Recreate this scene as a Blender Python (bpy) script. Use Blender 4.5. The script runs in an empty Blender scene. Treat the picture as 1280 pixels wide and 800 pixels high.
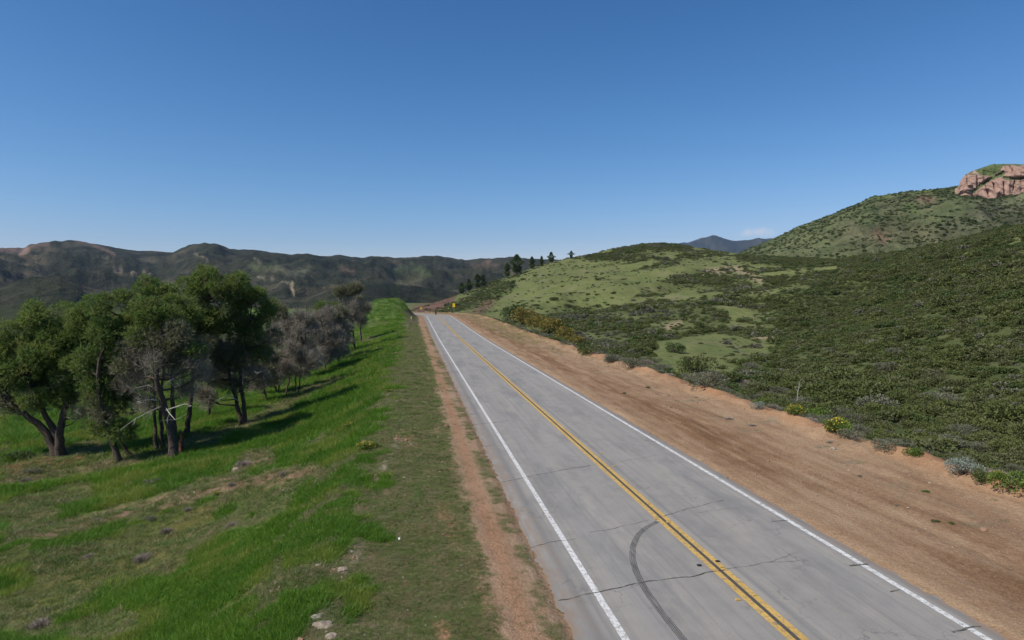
import bpy, math, random
import numpy as np
random.seed(7)
RNG = np.random.default_rng(11)
SC = bpy.context.scene
COL = SC.collection

# ------------------------------------------------------------------ camera, sky, sun, exposure
H = 7.0                      # camera height over the road
F = 853.0                    # focal length in photo pixels (24 mm)
PITCH = math.radians(2.014)
cam_data = bpy.data.cameras.new('camera'); cam = bpy.data.objects.new('camera', cam_data)
COL.objects.link(cam); SC.camera = cam
cam_data.lens = 24.0; cam_data.sensor_width = 36.0; cam_data.clip_start = 0.1; cam_data.clip_end = 40000
cam.location = (0, 0, H); cam.rotation_euler = (math.radians(90) - PITCH, 0, 0)

SUN_TO = np.array([-0.88, -0.47, 0.0]); SUN_TO /= np.linalg.norm(SUN_TO)      # horizontal direction towards the sun
SUN_EL = math.radians(47)
sd = bpy.data.lights.new('sun', 'SUN'); sun = bpy.data.objects.new('sun', sd); COL.objects.link(sun)
sd.energy = 4.2; sd.angle = math.radians(0.55); sd.color = (1.0, 0.955, 0.88)
from mathutils import Vector
sv = Vector((SUN_TO[0]*math.cos(SUN_EL), SUN_TO[1]*math.cos(SUN_EL), math.sin(SUN_EL)))
sun.rotation_euler = sv.to_track_quat('Z', 'Y').to_euler(); sun.location = (0, 0, 300)

world = bpy.data.worlds.new('World'); SC.world = world; world.use_nodes = True
wn = world.node_tree.nodes; wl = world.node_tree.links
for n in list(wn): wn.remove(n)
wo = wn.new('ShaderNodeOutputWorld'); bg = wn.new('ShaderNodeBackground'); sk = wn.new('ShaderNodeTexSky')
sk.sky_type = 'NISHITA'; sk.sun_disc = False; sk.sun_elevation = SUN_EL
sk.sun_rotation = math.atan2(SUN_TO[0], SUN_TO[1]); sk.altitude = 300; sk.air_density = 1.0; sk.dust_density = 0.1; sk.ozone_density = 5.0
bg.inputs['Strength'].default_value = 0.054
# a faint scrap of cloud low over the far blue mountain
tc = wn.new('ShaderNodeTexCoord')
vn = wn.new('ShaderNodeVectorMath'); vn.operation = 'SUBTRACT'
azc = math.atan((946-640)/F)
elc = math.atan((370-290.5)/F*math.cos(azc))
cd = (math.sin(azc)*math.cos(elc), math.cos(azc)*math.cos(elc), math.sin(elc)); vn.inputs[1].default_value = cd
wl.new(tc.outputs['Generated'], vn.inputs[0])
vs = wn.new('ShaderNodeVectorMath'); vs.operation = 'MULTIPLY'; vs.inputs[1].default_value = (48, 48, 190); wl.new(vn.outputs[0], vs.inputs[0])
le = wn.new('ShaderNodeVectorMath'); le.operation = 'LENGTH'; wl.new(vs.outputs[0], le.inputs[0])
nz = wn.new('ShaderNodeTexNoise'); nz.inputs['Scale'].default_value = 90; nz.inputs['Detail'].default_value = 5; wl.new(tc.outputs['Generated'], nz.inputs['Vector'])
ad = wn.new('ShaderNodeMath'); ad.operation = 'MULTIPLY_ADD'; ad.inputs[1].default_value = -2.6; wl.new(nz.outputs[0], ad.inputs[0]); wl.new(le.outputs['Value'], ad.inputs[2])
mr = wn.new('ShaderNodeMapRange'); mr.inputs['From Min'].default_value = 0.0; mr.inputs['From Max'].default_value = -1.0
mr.inputs['To Min'].default_value = 0; mr.inputs['To Max'].default_value = 0.6; wl.new(ad.outputs[0], mr.inputs['Value'])
mc = wn.new('ShaderNodeMix'); mc.data_type = 'RGBA'; wl.new(mr.outputs[0], mc.inputs['Factor']); hs = wn.new('ShaderNodeHueSaturation'); hs.inputs['Saturation'].default_value = 0.97; gmn = wn.new('ShaderNodeGamma'); gmn.inputs['Gamma'].default_value = 1.36; wl.new(sk.outputs[0], gmn.inputs[0]); wl.new(gmn.outputs[0], hs.inputs['Color']); 
# overall grade of the sky: redder tones fall off faster towards the zenith
sr = wn.new('ShaderNodeSeparateColor'); cr_ = wn.new('ShaderNodeCombineColor'); wl.new(hs.outputs[0], sr.inputs[0])
for i_, (pw, fc) in enumerate(((1.45, .45), (1.0, .925), (.88, 1.29))):
    p_ = wn.new('ShaderNodeMath'); p_.operation = 'POWER'; p_.inputs[1].default_value = pw; wl.new(sr.outputs[i_], p_.inputs[0])
    m_ = wn.new('ShaderNodeMath'); m_.operation = 'MULTIPLY'; m_.inputs[1].default_value = fc; wl.new(p_.outputs[0], m_.inputs[0]); wl.new(m_.outputs[0], cr_.inputs[i_])
wl.new(cr_.outputs[0], mc.inputs['A']); mc.inputs['B'].default_value = (12.5, 12.8, 13.8, 1)
wl.new(mc.outputs['Result'], bg.inputs['Color']); wl.new(bg.outputs[0], wo.inputs['Surface'])

SC.view_settings.view_transform = 'Standard'; SC.view_settings.look = 'None'
SC.view_settings.exposure = 0.22; SC.view_settings.gamma = 1.0
SC.render.engine = 'CYCLES'
SC.cycles.max_bounces = 5; SC.cycles.diffuse_bounces = 3; SC.cycles.glossy_bounces = 2; SC.cycles.transmission_bounces = 3
SC.cycles.volume_bounces = 0; SC.cycles.transparent_max_bounces = 12
SC.cycles.use_denoising = True; SC.cycles.denoiser = 'OPENIMAGEDENOISE'; SC.cycles.denoising_input_passes = 'RGB_ALBEDO_NORMAL'; SC.cycles.denoising_prefilter = 'ACCURATE'

# ------------------------------------------------------------------ small maths
_perm = np.random.default_rng(3).permutation(4096).astype(np.int64)
_grad = np.random.default_rng(4).uniform(0, 2*np.pi, 4096)
_gx, _gy = np.cos(_grad), np.sin(_grad)
def perlin(x, y):
    x = np.asarray(x, float); y = np.asarray(y, float)
    xi = np.floor(x).astype(np.int64); yi = np.floor(y).astype(np.int64)
    xf = x-xi; yf = y-yi
    u = xf*xf*xf*(xf*(xf*6-15)+10); v = yf*yf*yf*(yf*(yf*6-15)+10)
    def g(ix, iy, dx, dy):
        h = _perm[(_perm[ix & 4095]+iy) & 4095]
        return _gx[h]*dx+_gy[h]*dy
    a = g(xi, yi, xf, yf); b = g(xi+1, yi, xf-1, yf); c = g(xi, yi+1, xf, yf-1); d = g(xi+1, yi+1, xf-1, yf-1)
    return ((a*(1-u)+b*u)*(1-v)+(c*(1-u)+d*u)*v)*1.5
def fbm(x, y, o=4, s=0.0):
    t = 0; a = 1; f = 1; n = 0
    for i in range(o):
        t = t+a*perlin(x*f+17.3*i+s, y*f-9.1*i+s*1.7); n += a; a *= .5; f *= 2.03
    return t/n
def ridged(x, y, o=4, s=0.0):
    t = 0; a = 1; f = 1; n = 0
    for i in range(o):
        t = t+a*(1-2*np.abs(perlin(x*f+31.7*i+s, y*f+5.3*i-s))); n += a; a *= .5; f *= 2.1
    return t/n
def sst(a, b, x):
    t = np.clip((x-a)/(b-a), 0, 1); return t*t*(3-2*t)
def lerp(a, b, t): return a+(b-a)*t
CP, SP = math.cos(PITCH), math.sin(PITCH)
def pix_dir(px, py):
    px = np.asarray(px, float); py = np.asarray(py, float)
    return np.stack([px-640, F*CP+(400-py)*SP, -F*SP+(400-py)*CP], -1)
def to_pix(x, y, z):
    dz = z-H; d = y*CP-dz*SP; up = y*SP+dz*CP
    d = np.where(d > .2, d, .2)
    return 640+F*x/d, 400-F*up/d
def skyz(px, py, r, az):
    """height of a crest at radius r seen on photo row py"""
    t = (-F*SP+(400-py)*CP)/(F*CP+(400-py)*SP)
    return H+r*np.cos(az)*t

# ------------------------------------------------------------------ road line
A = math.atan(0.146); CA, SA = math.cos(A), math.sin(A)
S0, RC = 208.0, 95.0
def road_pt(s, u):
    s = np.asarray(s, float); u = np.asarray(u, float)
    th = np.clip((s-S0)/RC, 0, None); ss = np.minimum(s, S0)
    # heading rotates left by th
    cx = 8-SA*ss; cy = CA*ss
    Cx = 8-SA*S0-CA*RC; Cy = CA*S0-SA*RC
    x = np.where(s <= S0, cx+CA*u, Cx+(RC+u)*np.cos(A+th)); y = np.where(s <= S0, cy+SA*u, Cy+(RC+u)*np.sin(A+th))
    return x, y
def road_us(x, y):
    u = (x-8)*CA+y*SA; s = -(x-8)*SA+y*CA
    Cx = 8-SA*S0-CA*RC; Cy = CA*S0-SA*RC
    th = np.arctan2(y-Cy, x-Cx)-A
    th = np.where(th < -np.pi, th+2*np.pi, th)
    u2 = np.hypot(x-Cx, y-Cy)-RC; s2 = S0+RC*th
    m = (s > S0) & (th > 0)
    u = np.where(m, u2, u); s = np.where(m, s2, s)
    # past the bend the road runs straight again
    te = 1.2; ex, ey = Cx+RC*math.cos(A+te), Cy+RC*math.sin(A+te); hx, hy = -math.sin(A+te), math.cos(A+te)
    se = (x-ex)*hx+(y-ey)*hy; ue = (x-ex)*math.cos(A+te)+(y-ey)*math.sin(A+te)
    e = m & (th > te) | ((se > 0) & (y > 120) & (x < Cx))
    return np.where(e, ue, u), np.where(e, S0+RC*te+se, s)
def road_z(s):
    return 0.85*sst(95, 215, s)-0.2*sst(225, 280, s)

def interp(xs, tab):
    t = np.array(tab, float); return np.interp(xs, t[:, 0], t[:, 1])
HILL_SKY = [(400,400),(470,394),(500,389),(520,386),(560,373),(590,362),(604,357),(633,346),(650,341),(665,335),(688,328),(714,322),(740,317.5),(760,312),(780,309),(800,305),(820,304),(840,305),(860,308),(900,314),(930,318),(960,320),(1000,323),(1040,325),(1075,322),(1110,317),(1150,310),(1165,307),(1200,299),(1235,288),(1280,280),(1350,266),(1500,240),(2200,200)]
HILL_RS = [(400,380),(480,350),(520,335),(560,355),(600,410),(650,450),(720,480),(820,500),(950,470),(1050,390),(1150,330),(1280,290),(1500,250),(2200,200)]
HILL_RG = [(400,330),(480,300),(520,288),(560,262),(600,215),(640,180),(700,150),(780,128),(850,122),(950,118),(1030,95),(1100,78),(1280,55),(1400,38),(2200,30)]
def pole_px(az):
    a = np.clip(az, -1.3, 1.3); return 640+F*np.tan(a)/CP

def ground_h(x, y):
    x = np.asarray(x, float); y = np.asarray(y, float)
    r = np.hypot(x, y); az = np.arctan2(x, y); px = pole_px(az)
    u, s = road_us(x, y)
    rz = road_z(s)
    # left of the road: verge, crest, bank, flat
    L = -u
    L = L-.9*sst(48, 14, y)*sst(8, 10, L)
    k = np.interp(y, [0, 45, 105, 140, 200], [.64, .56, .36, .22, .16])
    q = np.sqrt(np.maximum(L-9.4, 0)**2+0.8)-np.sqrt(.8)
    q = np.where(L > 9.4, q, 0)
    bank = -4.9*(1-np.exp(-q*k/4.9))
    bank = bank+sst(9, 14, L)*(0.55*fbm(x/9, y/9, 3)+.16*fbm(x/2.2, y/2.2, 3, 5))
    bank = bank-sst(28, 120, L)*4-sst(85, 560, r)*62*sst(25, 70, L)
    crest = 0.16*np.exp(-((L-8.6)/1.5)**2)*(1+.9*fbm(s/6, L/2, 3, 2))+.10*sst(5.2, 6.2, L)*fbm(x/1.3, y/1.3, 4, 8)
    knoll = 5.0*np.exp(-(((x+38.5)/8.5)**2+((y-205)/34)**2))*sst(5.5, 12, L)
    far_rise = 1.4*sst(120, 190, s)*sst(6, 11, L)*np.exp(-np.maximum(L-11, 0)/16)
    zl = rz+bank+crest+knoll+far_rise
    # right of the road: dirt shoulder with a lip, gully, hill
    R = u
    lip = (.38+.5*fbm(s/3.1, R/1.5, 3, 61))*np.exp(-((R-12.7-.6*fbm(s/9, s*0, 2))/1.0)**2)+.10*sst(8.5, 10, R)*fbm(s/4, R/1.6, 3, 71)+.05*sst(4.6, 6, R)*fbm(s/5, R/1.1, 4, 12)-.06*np.exp(-((R-7.5-.6*fbm(s/15, s*0, 2, 3))/.35)**2)
    lip = lip+.025*sst(4.6, 6, R)*fbm(x/.7, y/.7, 3, 20)
    gz = -2.3+.5*fbm(x/14, y/14, 3, 33)
    rg = interp(px, HILL_RG)+10*fbm(az*9, az*0, 2, 4); rs = interp(px, HILL_RS); ys = interp(px, HILL_SKY)
    zs = skyz(px, ys, rs, az)
    t = (r-rg)/(rs-rg); tc = np.clip(t, 0, 1)
    base = lerp(gz, rz-.2, sst(640, 560, px))
    relief = fbm(x/55, y/55, 3, 7)*6.5+fbm(x/17, y/17, 3, 9)*1.6
    relief = relief*np.minimum(tc*3, 1)*(1-tc**3)*np.clip((zs-base)/30, .05, 1.2)
    shape = np.where(px > 1000, tc**1.05, lerp(tc**1.35, tc**1.05, sst(850, 1000, px)))
    shape = shape*(1+.0*tc)
    zh = base+(zs-base)*shape+relief
    back = np.maximum(r-rs, 0)
    zh = np.where(t > 1, zs-(zs-base)*sst(0, 1, back/260)-.00*back, zh)
    zh = zh+.35*fbm(x/6, y/6, 3, 15)*np.where(t < 1, 1, 0)*sst(14, 26, R)
    zr = lerp(rz+lip, zh, sst(13.4, 21+1.5*fbm(s/7, s*0, 2, 6), R))
    z = np.where(u > 0, zr, zl)
    # road bed sits a little under the asphalt
    bed = sst(0, 1, 1-np.maximum(np.maximum(-u-4.62, u-4.12), 0)/.35)
    bed = np.where((s > -40) & (s < 400), bed, 0)
    z = lerp(z, rz-.07, bed)
    # far left end beyond the bend sinks into the valley
    z = z-sst(505, 400, px)*sst(285, 600, r)*62*(u > 0)
    return z

LEFT_SKY = [(-600,330),(-300,318),(-60,312),(0,309.5),(32,309),(42,304.5),(65,301),(97,300.5),(120,304),(147,310.5),(175,313),(210,315),(217,315.3),(237,306),(257,303),(275,304.5),(287,310),(320,312.5),(347,316),(362,318),(385,317),(400,319.5),(410,320),(425,318),(440,320.5),(455,322),(465,320),(485,320.5),(495,322.5),(535,320),(546,319),(565,322),(582,325),(605,323),(642,321),(660,323),(680,324),(720,325),(760,335),(820,352),(1000,372)]
FRONT_SKY = [(-600,345),(-100,352),(0,360),(25,349),(45,345.5),(75,344),(95,350),(110,358),(150,368),(200,374),(300,376),(380,370),(425,357),(475,355),(520,357),(550,361),(590,368),(640,382),(760,400)]
RIDGE_SKY = [(760,395),(850,352),(900,328),(930,313),(960,300),(1000,282),(1040,267),(1070,255),(1087,245.5),(1115,242),(1125,240),(1172,235.5),(1195,231.5),(1240,236),(1280,232),(1500,205),(2200,160)]
BLUE_SKY = [(640,345),(700,330),(770,312),(782,307),(794,302.5),(807,302.5),(820,306),(842,304),(860,300),(875,294),(890,291),(905,295),(920,298),(940,298),(947,295),(970,294),(1010,300),(1100,305),(1400,330)]
def layer(r, az, px, tab, rc, wf, wb, base, xn, amp, zadd=0, rough=1.0):
    zs = skyz(px, interp(px, tab), rc, az)
    zs = zs+rough*fbm(az*60, az*0, 3, rc*.01)*rc/F*1.2
    p = np.clip(1-(rc-r)/wf, 0, 1)
    b = np.clip(1-(r-rc)/wb, 0, 1)
    prof = np.where(r < rc, p**1.25, b)
    env = np.where(r < rc, np.minimum(p*2.5, 1)*(1-p**5), np.minimum(1, (1-b)*3)*b)
    return base+(zs-base)*prof+xn*amp*env*np.clip((zs-base), 0, None)
def hills_h(x, y):
    r = np.hypot(x, y); az = np.arctan2(x, y); px = pole_px(az)
    g = np.where(r < 1400, -66.0, -66)
    n1 = ridged(x/520, y/520, 5, 1)-.35
    n2 = ridged(x/260, y/260, 5, 6)-.35
    n3 = ridged(x/1500, y/1500, 5, 2)-.3
    zl = layer(r, az, px, LEFT_SKY, 3300+250*np.sin(px/90), 2100, 2500, -66, n1, .36)
    zf = layer(r, az, px, FRONT_SKY, 1250, 640, 700, -66, n2, .26)
    zr = layer(r, az, px, RIDGE_SKY, 1150, 620, 900, 0, n2*.9+.4*fbm(x/60, y/60, 3), .26, rough=.5)
    zb = layer(r, az, px, BLUE_SKY, 13500, 4000, 2500, -45, n3, .30)
    z = np.maximum(np.maximum(zl, zf), np.maximum(zr, zb))
    z = np.maximum(z, g)
    m = sst(620, 760, r)
    return lerp(np.minimum(ground_h(x, y)-.5, z), z, m)
def HT(x, y):
    x = np.asarray(x, float); y = np.asarray(y, float)
    return np.where(np.hypot(x, y) < 640, ground_h(x, y), hills_h(x, y))
def hit(px, py, rmax=620, rmin=6):
    """point where the line of sight through a photo pixel meets the ground"""
    d = pix_dir(px, py); hl = math.hypot(d[0], d[1])
    rr = np.geomspace(rmin, rmax, 2500)
    x = d[0]/hl*rr; y = d[1]/hl*rr; zz = H+d[2]/hl*rr
    w = np.nonzero(zz < HT(x, y))[0]
    i = w[0] if len(w) else len(rr)-1
    return x[i], y[i], float(HT(x[i], y[i]))

# ------------------------------------------------------------------ object helpers
def link(o, parent=None):
    COL.objects.link(o)
    if parent is not None: o.parent = parent
    return o
def tag(o, label=None, cat=None, group=None, kind=None):
    if label: o['label'] = label
    if cat: o['category'] = cat
    if group: o['group'] = group
    if kind: o['kind'] = kind
    return o
def empty(name, loc, rz=0.0):
    o = bpy.data.objects.new(name, None); o.location = loc; o.rotation_euler = (0, 0, rz); o.empty_display_size = .2
    return link(o)
def mesh_from(name, v, f, mats=(), smooth=False, mi=None):
    """v (N,3), f (M,3) or (M,4) index array"""
    v = np.asarray(v, np.float32); f = np.asarray(f, np.int32); k = f.shape[1]
    me = bpy.data.meshes.new(name)
    me.vertices.add(len(v)); me.vertices.foreach_set('co', v.ravel())
    me.loops.add(f.size); me.loops.foreach_set('vertex_index', f.ravel())
    me.polygons.add(len(f)); me.polygons.foreach_set('loop_start', np.arange(0, f.size, k, dtype=np.int32))
    me.polygons.foreach_set('loop_total', np.full(len(f), k, np.int32))
    me.polygons.foreach_set('use_smooth', np.full(len(f), smooth, bool))
    for m in mats: me.materials.append(m)
    if mi is not None: me.polygons.foreach_set('material_index', np.asarray(mi, np.int32))
    me.update(calc_edges=True); me.validate()
    return me
class MB:
    """collects triangles; one MB becomes one mesh"""
    def __init__(s): s.v = []; s.f = []; s.n = 0
    def add(s, v, f):
        v = np.asarray(v, float); f = np.asarray(f, int)
        if f.shape[1] == 4: f = np.concatenate([f[:, [0, 1, 2]], f[:, [0, 2, 3]]])
        s.v.append(v); s.f.append(f+s.n); s.n += len(v)
    def tube(s, pts, rad, sides=6, cap=True):
        pts = np.asarray(pts, float); rad = np.broadcast_to(np.asarray(rad, float), (len(pts),))
        t = np.gradient(pts, axis=0); t /= np.linalg.norm(t, axis=1)[:, None]+1e-9
        up = np.array([0., 0, 1]) if abs(t[0][2]) < .9 else np.array([1., 0, 0])
        a = np.cross(t, up); a /= np.linalg.norm(a, axis=1)[:, None]+1e-9; b = np.cross(t, a)
        th = np.linspace(0, 2*np.pi, sides, endpoint=False)
        ring = pts[:, None, :]+rad[:, None, None]*(np.cos(th)[None, :, None]*a[:, None, :]+np.sin(th)[None, :, None]*b[:, None, :])
        v = ring.reshape(-1, 3); n = len(pts); i = np.arange(n-1)[:, None]*sides; j = np.arange(sides)[None, :]; j2 = (j+1) % sides
        q = np.stack([i+j, i+j2, i+sides+j2, i+sides+j], -1).reshape(-1, 4)
        s.add(v, q)
        if cap:
            for e, c in ((0, pts[0]), (n-1, pts[-1])):
                base = ring[e]; vv = np.vstack([base, c]); ff = np.array([[k, (k+1) % sides, sides] for k in range(sides)]); s.add(vv, ff)
    def box(s, c, d, rz=0.0):
        c = np.array(c, float); hx, hy, hz = np.array(d, float)/2
        v = np.array([[x, y, z] for x in (-hx, hx) for y in (-hy, hy) for z in (-hz, hz)])
        cr, sr = math.cos(rz), math.sin(rz); v = np.stack([v[:, 0]*cr-v[:, 1]*sr, v[:, 0]*sr+v[:, 1]*cr, v[:, 2]], -1)+c
        s.add(v, np.array([[0, 1, 3, 2], [4, 6, 7, 5], [0, 4, 5, 1], [2, 3, 7, 6], [0, 2, 6, 4], [1, 5, 7, 3]]))
    def mesh(s, name, mat, smooth=False): return mesh_from(name, np.vstack(s.v), np.vstack(s.f), [mat], smooth)
    def build(s, name, mat, parent=None, smooth=False):
        return link(bpy.data.objects.new(name, s.mesh(name, mat, smooth)), parent)
def unit(n, up=0.0, rng=RNG):
    d = rng.normal(size=(n, 3)); d /= np.linalg.norm(d, axis=1)[:, None]
    d[:, 2] += up; d /= np.linalg.norm(d, axis=1)[:, None]+1e-9
    return d

# ------------------------------------------------------------------ materials
class NT:
    def __init__(s, name):
        s.m = bpy.data.materials.new(name); s.m.use_nodes = True; s.t = s.m.node_tree
        for n in list(s.t.nodes): s.t.nodes.remove(n)
        s.out = s.t.nodes.new('ShaderNodeOutputMaterial'); s.b = s.t.nodes.new('ShaderNodeBsdfPrincipled')
        s.l(s.b.outputs[0], s.out.inputs['Surface'])
        s.b.inputs['Specular IOR Level'].default_value = .2; s.b.inputs['Roughness'].default_value = .85
    def n(s, t, **k):
        o = s.t.nodes.new(t)
        for a, v in k.items(): setattr(o, a, v)
        return o
    def l(s, a, b): s.t.links.new(a, b)
    def noise(s, vec, scale, detail=4, rough=.55, dist=0.0):
        n = s.n('ShaderNodeTexNoise'); n.inputs['Scale'].default_value = scale; n.inputs['Detail'].default_value = detail
        n.inputs['Roughness'].default_value = rough; n.inputs['Distortion'].default_value = dist
        if vec is not None: s.l(vec, n.inputs['Vector'])
        return n.outputs['Fac']
    def math(s, op, a, b=None, c=None, clamp=False):
        n = s.n('ShaderNodeMath', operation=op); n.use_clamp = clamp
        for i, v in enumerate((a, b, c)):
            if v is None: continue
            if isinstance(v, (int, float)): n.inputs[i].default_value = v
            else: s.l(v, n.inputs[i])
        return n.outputs[0]
    def ramp(s, v, a, b, lo=0.0, hi=1.0):
        n = s.n('ShaderNodeMapRange'); n.inputs['From Min'].default_value = a; n.inputs['From Max'].default_value = b
        n.inputs['To Min'].default_value = lo; n.inputs['To Max'].default_value = hi; s.l(v, n.inputs['Value']); return n.outputs[0]
    def mix(s, f, a, b, blend='MIX'):
        n = s.n('ShaderNodeMix', data_type='RGBA', blend_type=blend)
        for k, v in (('Factor', f), ('A', a), ('B', b)):
            if isinstance(v, (int, float)): n.inputs[k].default_value = v
            elif isinstance(v, (tuple, list)): n.inputs[k].default_value = (*v[:3], 1)
            else: s.l(v, n.inputs[k])
        return n.outputs['Result']
    def attr(s, name):
        n = s.n('ShaderNodeAttribute'); n.attribute_name = name; return n
    def pos(s): return s.n('ShaderNodeNewGeometry').outputs['Position']
    def bump(s, h, strength=.4, dist=.05):
        n = s.n('ShaderNodeBump'); n.inputs['Strength'].default_value = strength; n.inputs['Distance'].default_value = dist
        s.l(h, n.inputs['Height']); s.l(n.outputs[0], s.b.inputs['Normal'])
    def scaled(s, vec, sc):
        n = s.n('ShaderNodeVectorMath', operation='MULTIPLY'); n.inputs[1].default_value = sc; s.l(vec, n.inputs[0]); return n.outputs[0]
def flat_mat(name, col, rough=.8, var=.25, scale=6, metal=0.0):
    t = NT(name); n = t.noise(t.pos(), scale, 5)
    c = t.mix(t.ramp(n, .3, .7), tuple(v*(1-var) for v in col), tuple(min(1, v*(1+var)) for v in col))
    t.l(c, t.b.inputs['Base Color']); t.b.inputs['Roughness'].default_value = rough; t.b.inputs['Metallic'].default_value = metal
    return t.m
def leaf_mat(name, c1, c2, c3=None, trans=.25, wscale=.35, mixc3=.5):
    t = NT(name)
    g = t.n('ShaderNodeNewGeometry'); oi = t.n('ShaderNodeObjectInfo')
    n = t.noise(g.outputs['Position'], wscale, 3)
    f = t.math('ADD', t.math('MULTIPLY', g.outputs['Random Per Island'], .55), t.math('MULTIPLY_ADD', oi.outputs['Random'], .25, t.ramp(n, .35, .65, -.12, .4)), clamp=True)
    c = t.mix(f, c1, c2)
    if c3 is not None:
        n2 = t.noise(g.outputs['Position'], wscale*2.3, 2)
        c = t.mix(t.ramp(n2, .5, .62, 0, mixc3), c, c3)
    t.l(c, t.b.inputs['Base Color']); t.b.inputs['Roughness'].default_value = .6; t.b.inputs['Specular IOR Level'].default_value = .25
    tr = t.n('ShaderNodeBsdfTranslucent'); ms = t.n('ShaderNodeMixShader'); ms.inputs[0].default_value = trans
    t.l(c, tr.inputs[0]); t.l(t.b.outputs[0], ms.inputs[1]); t.l(tr.outputs[0], ms.inputs[2]); t.l(ms.outputs[0], t.out.inputs['Surface'])
    return t.m

# terrain: two colours per vertex (what grows or lies there), mixed by fine noise in the shader
def terrain_mat(name, scales, bump, bdist, streak=True):
    t = NT(name); P = t.pos()
    a = t.attr('tone_a').outputs['Color']; b = t.attr('tone_b').outputs['Color']
    n1 = t.noise(P, scales[0], 6, .62); n2 = t.noise(P, scales[1], 5, .6)
    n0 = t.noise(P, scales[1]*.16, 5, .65); f = t.math('ADD', t.math('MULTIPLY', n0, .38), t.math('ADD', t.math('MULTIPLY', n1, .30), t.math('MULTIPLY', n2, .32)))
    if streak:
        rc = t.attr('road_uv').outputs['Vector']; n3 = t.noise(t.scaled(rc, (1.6, .16, 1)), 1.0, 6, .65, .3)
        f = t.math('ADD', t.math('MULTIPLY', f, .62), t.math('MULTIPLY', n3, .38))
    f = t.ramp(f, .44, .56)
    c = t.mix(f, a, b)
    n4 = t.noise(P, scales[2], 3, .7)
    c = t.mix(1.0, c, t.mix(t.ramp(n4, .3, .7), (.77, .77, .77), (1.22, 1.22, 1.22)), 'MULTIPLY')
    t.l(c, t.b.inputs['Base Color']); t.b.inputs['Roughness'].default_value = .95; t.b.inputs['Specular IOR Level'].default_value = .08
    hgt = t.math('ADD', n4, t.math('MULTIPLY', n1, 2.0))
    t.bump(hgt, bump, bdist)
    return t.m

# ------------------------------------------------------------------ colours of the land
def seg_mask(px, py, pts, w):
    """1 near a polyline given in photo pixels (projected on the land), falling to 0 at distance w"""
    d = np.full(px.shape, 1e9)
    for (x0, y0), (x1, y1) in zip(pts[:-1], pts[1:]):
        vx, vy = x1-x0, y1-y0; t = np.clip(((px-x0)*vx+(py-y0)*vy)/(vx*vx+vy*vy+1e-9), 0, 1)
        d = np.minimum(d, np.hypot(px-x0-t*vx, py-y0-t*vy))
    return d/w
def poly_in(px, py, poly):
    inside = np.zeros(px.shape, bool); n = len(poly)
    for i in range(n):
        x0, y0 = poly[i]; x1, y1 = poly[(i+1) % n]
        c = ((y0 > py) != (y1 > py)) & (px < (x1-x0)*(py-y0)/(y1-y0+1e-12)+x0)
        inside ^= c
    return inside
def mixc(base, col, m):
    return base+(np.array(col)[None, :]-base)*np.clip(m, 0, 1)[:, None]
MEADOWS = [  # grassy clearings on the right, photo outline
    [(812,438),(850,425),(893,417),(935,422),(972,421),(968,432),(945,450),(905,470),(865,478),(830,462)],
    [(935,343),(1000,336),(1048,332),(1050,335),(1005,341),(960,347)],
    [(1190,325),(1208,314),(1214,318),(1190,330)], [(1255,302),(1280,292),(1280,300),(1262,308)],
]
OPEN = [(612,380),(640,368),(640,352),(665,336),(700,330),(742,322),(800,336),(828,350),(800,366),(775,382),(742,398),(700,400),(650,388),(625,392)]
def veg_density(px, py, x, y):
    """0..1 how much brush stands at a place right of the road; px,py its place in the photograph"""
    n = fbm(x/22, y/22, 3, 40)+.5*fbm(x/8, y/8, 2, 44)
    full = sst(900, 1010, px+np.clip(400-py, 0, 70)*-1.2+40*fbm(x/40, y/40, 2, 3))          # chaparral mass on the right
    d = .38+1.6*n
    d = np.where(poly_in(px, py, OPEN), .10+.55*np.clip(n-.12, 0, 1), d)
    d = np.maximum(d, full*(1.25+.5*n))
    # dark brush patches on the middle slope
    for pts, w in [([(850,350),(880,348),(930,360)], 13), ([(870,412),(930,416),(1000,410)], 8), ([(700,402),(740,400),(790,415),(800,440)], 20), ([(720,430),(760,440),(800,455)], 13),
                   ([(930,325),(1000,328),(1080,326)], 5), ([(560,386),(585,380),(612,370)], 8), ([(590,372),(620,362),(640,356)], 6), ([(770,312),(820,307),(860,310)], 6), ([(740,322),(790,322)], 6), ([(820,395),(880,385),(900,398)], 12)]:
        d = np.maximum(d, 1.1*np.clip(1.25-seg_mask(px, py, pts, w), 0, 1))
    for m in MEADOWS: d = np.where(poly_in(px, py, m), .05, d)
    d = d*(1-.9*np.clip(1.3-seg_mask(px, py, [(800,345),(880,331),(950,335)], 7), 0, 1))
    return np.clip(d, 0, 1)

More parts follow.
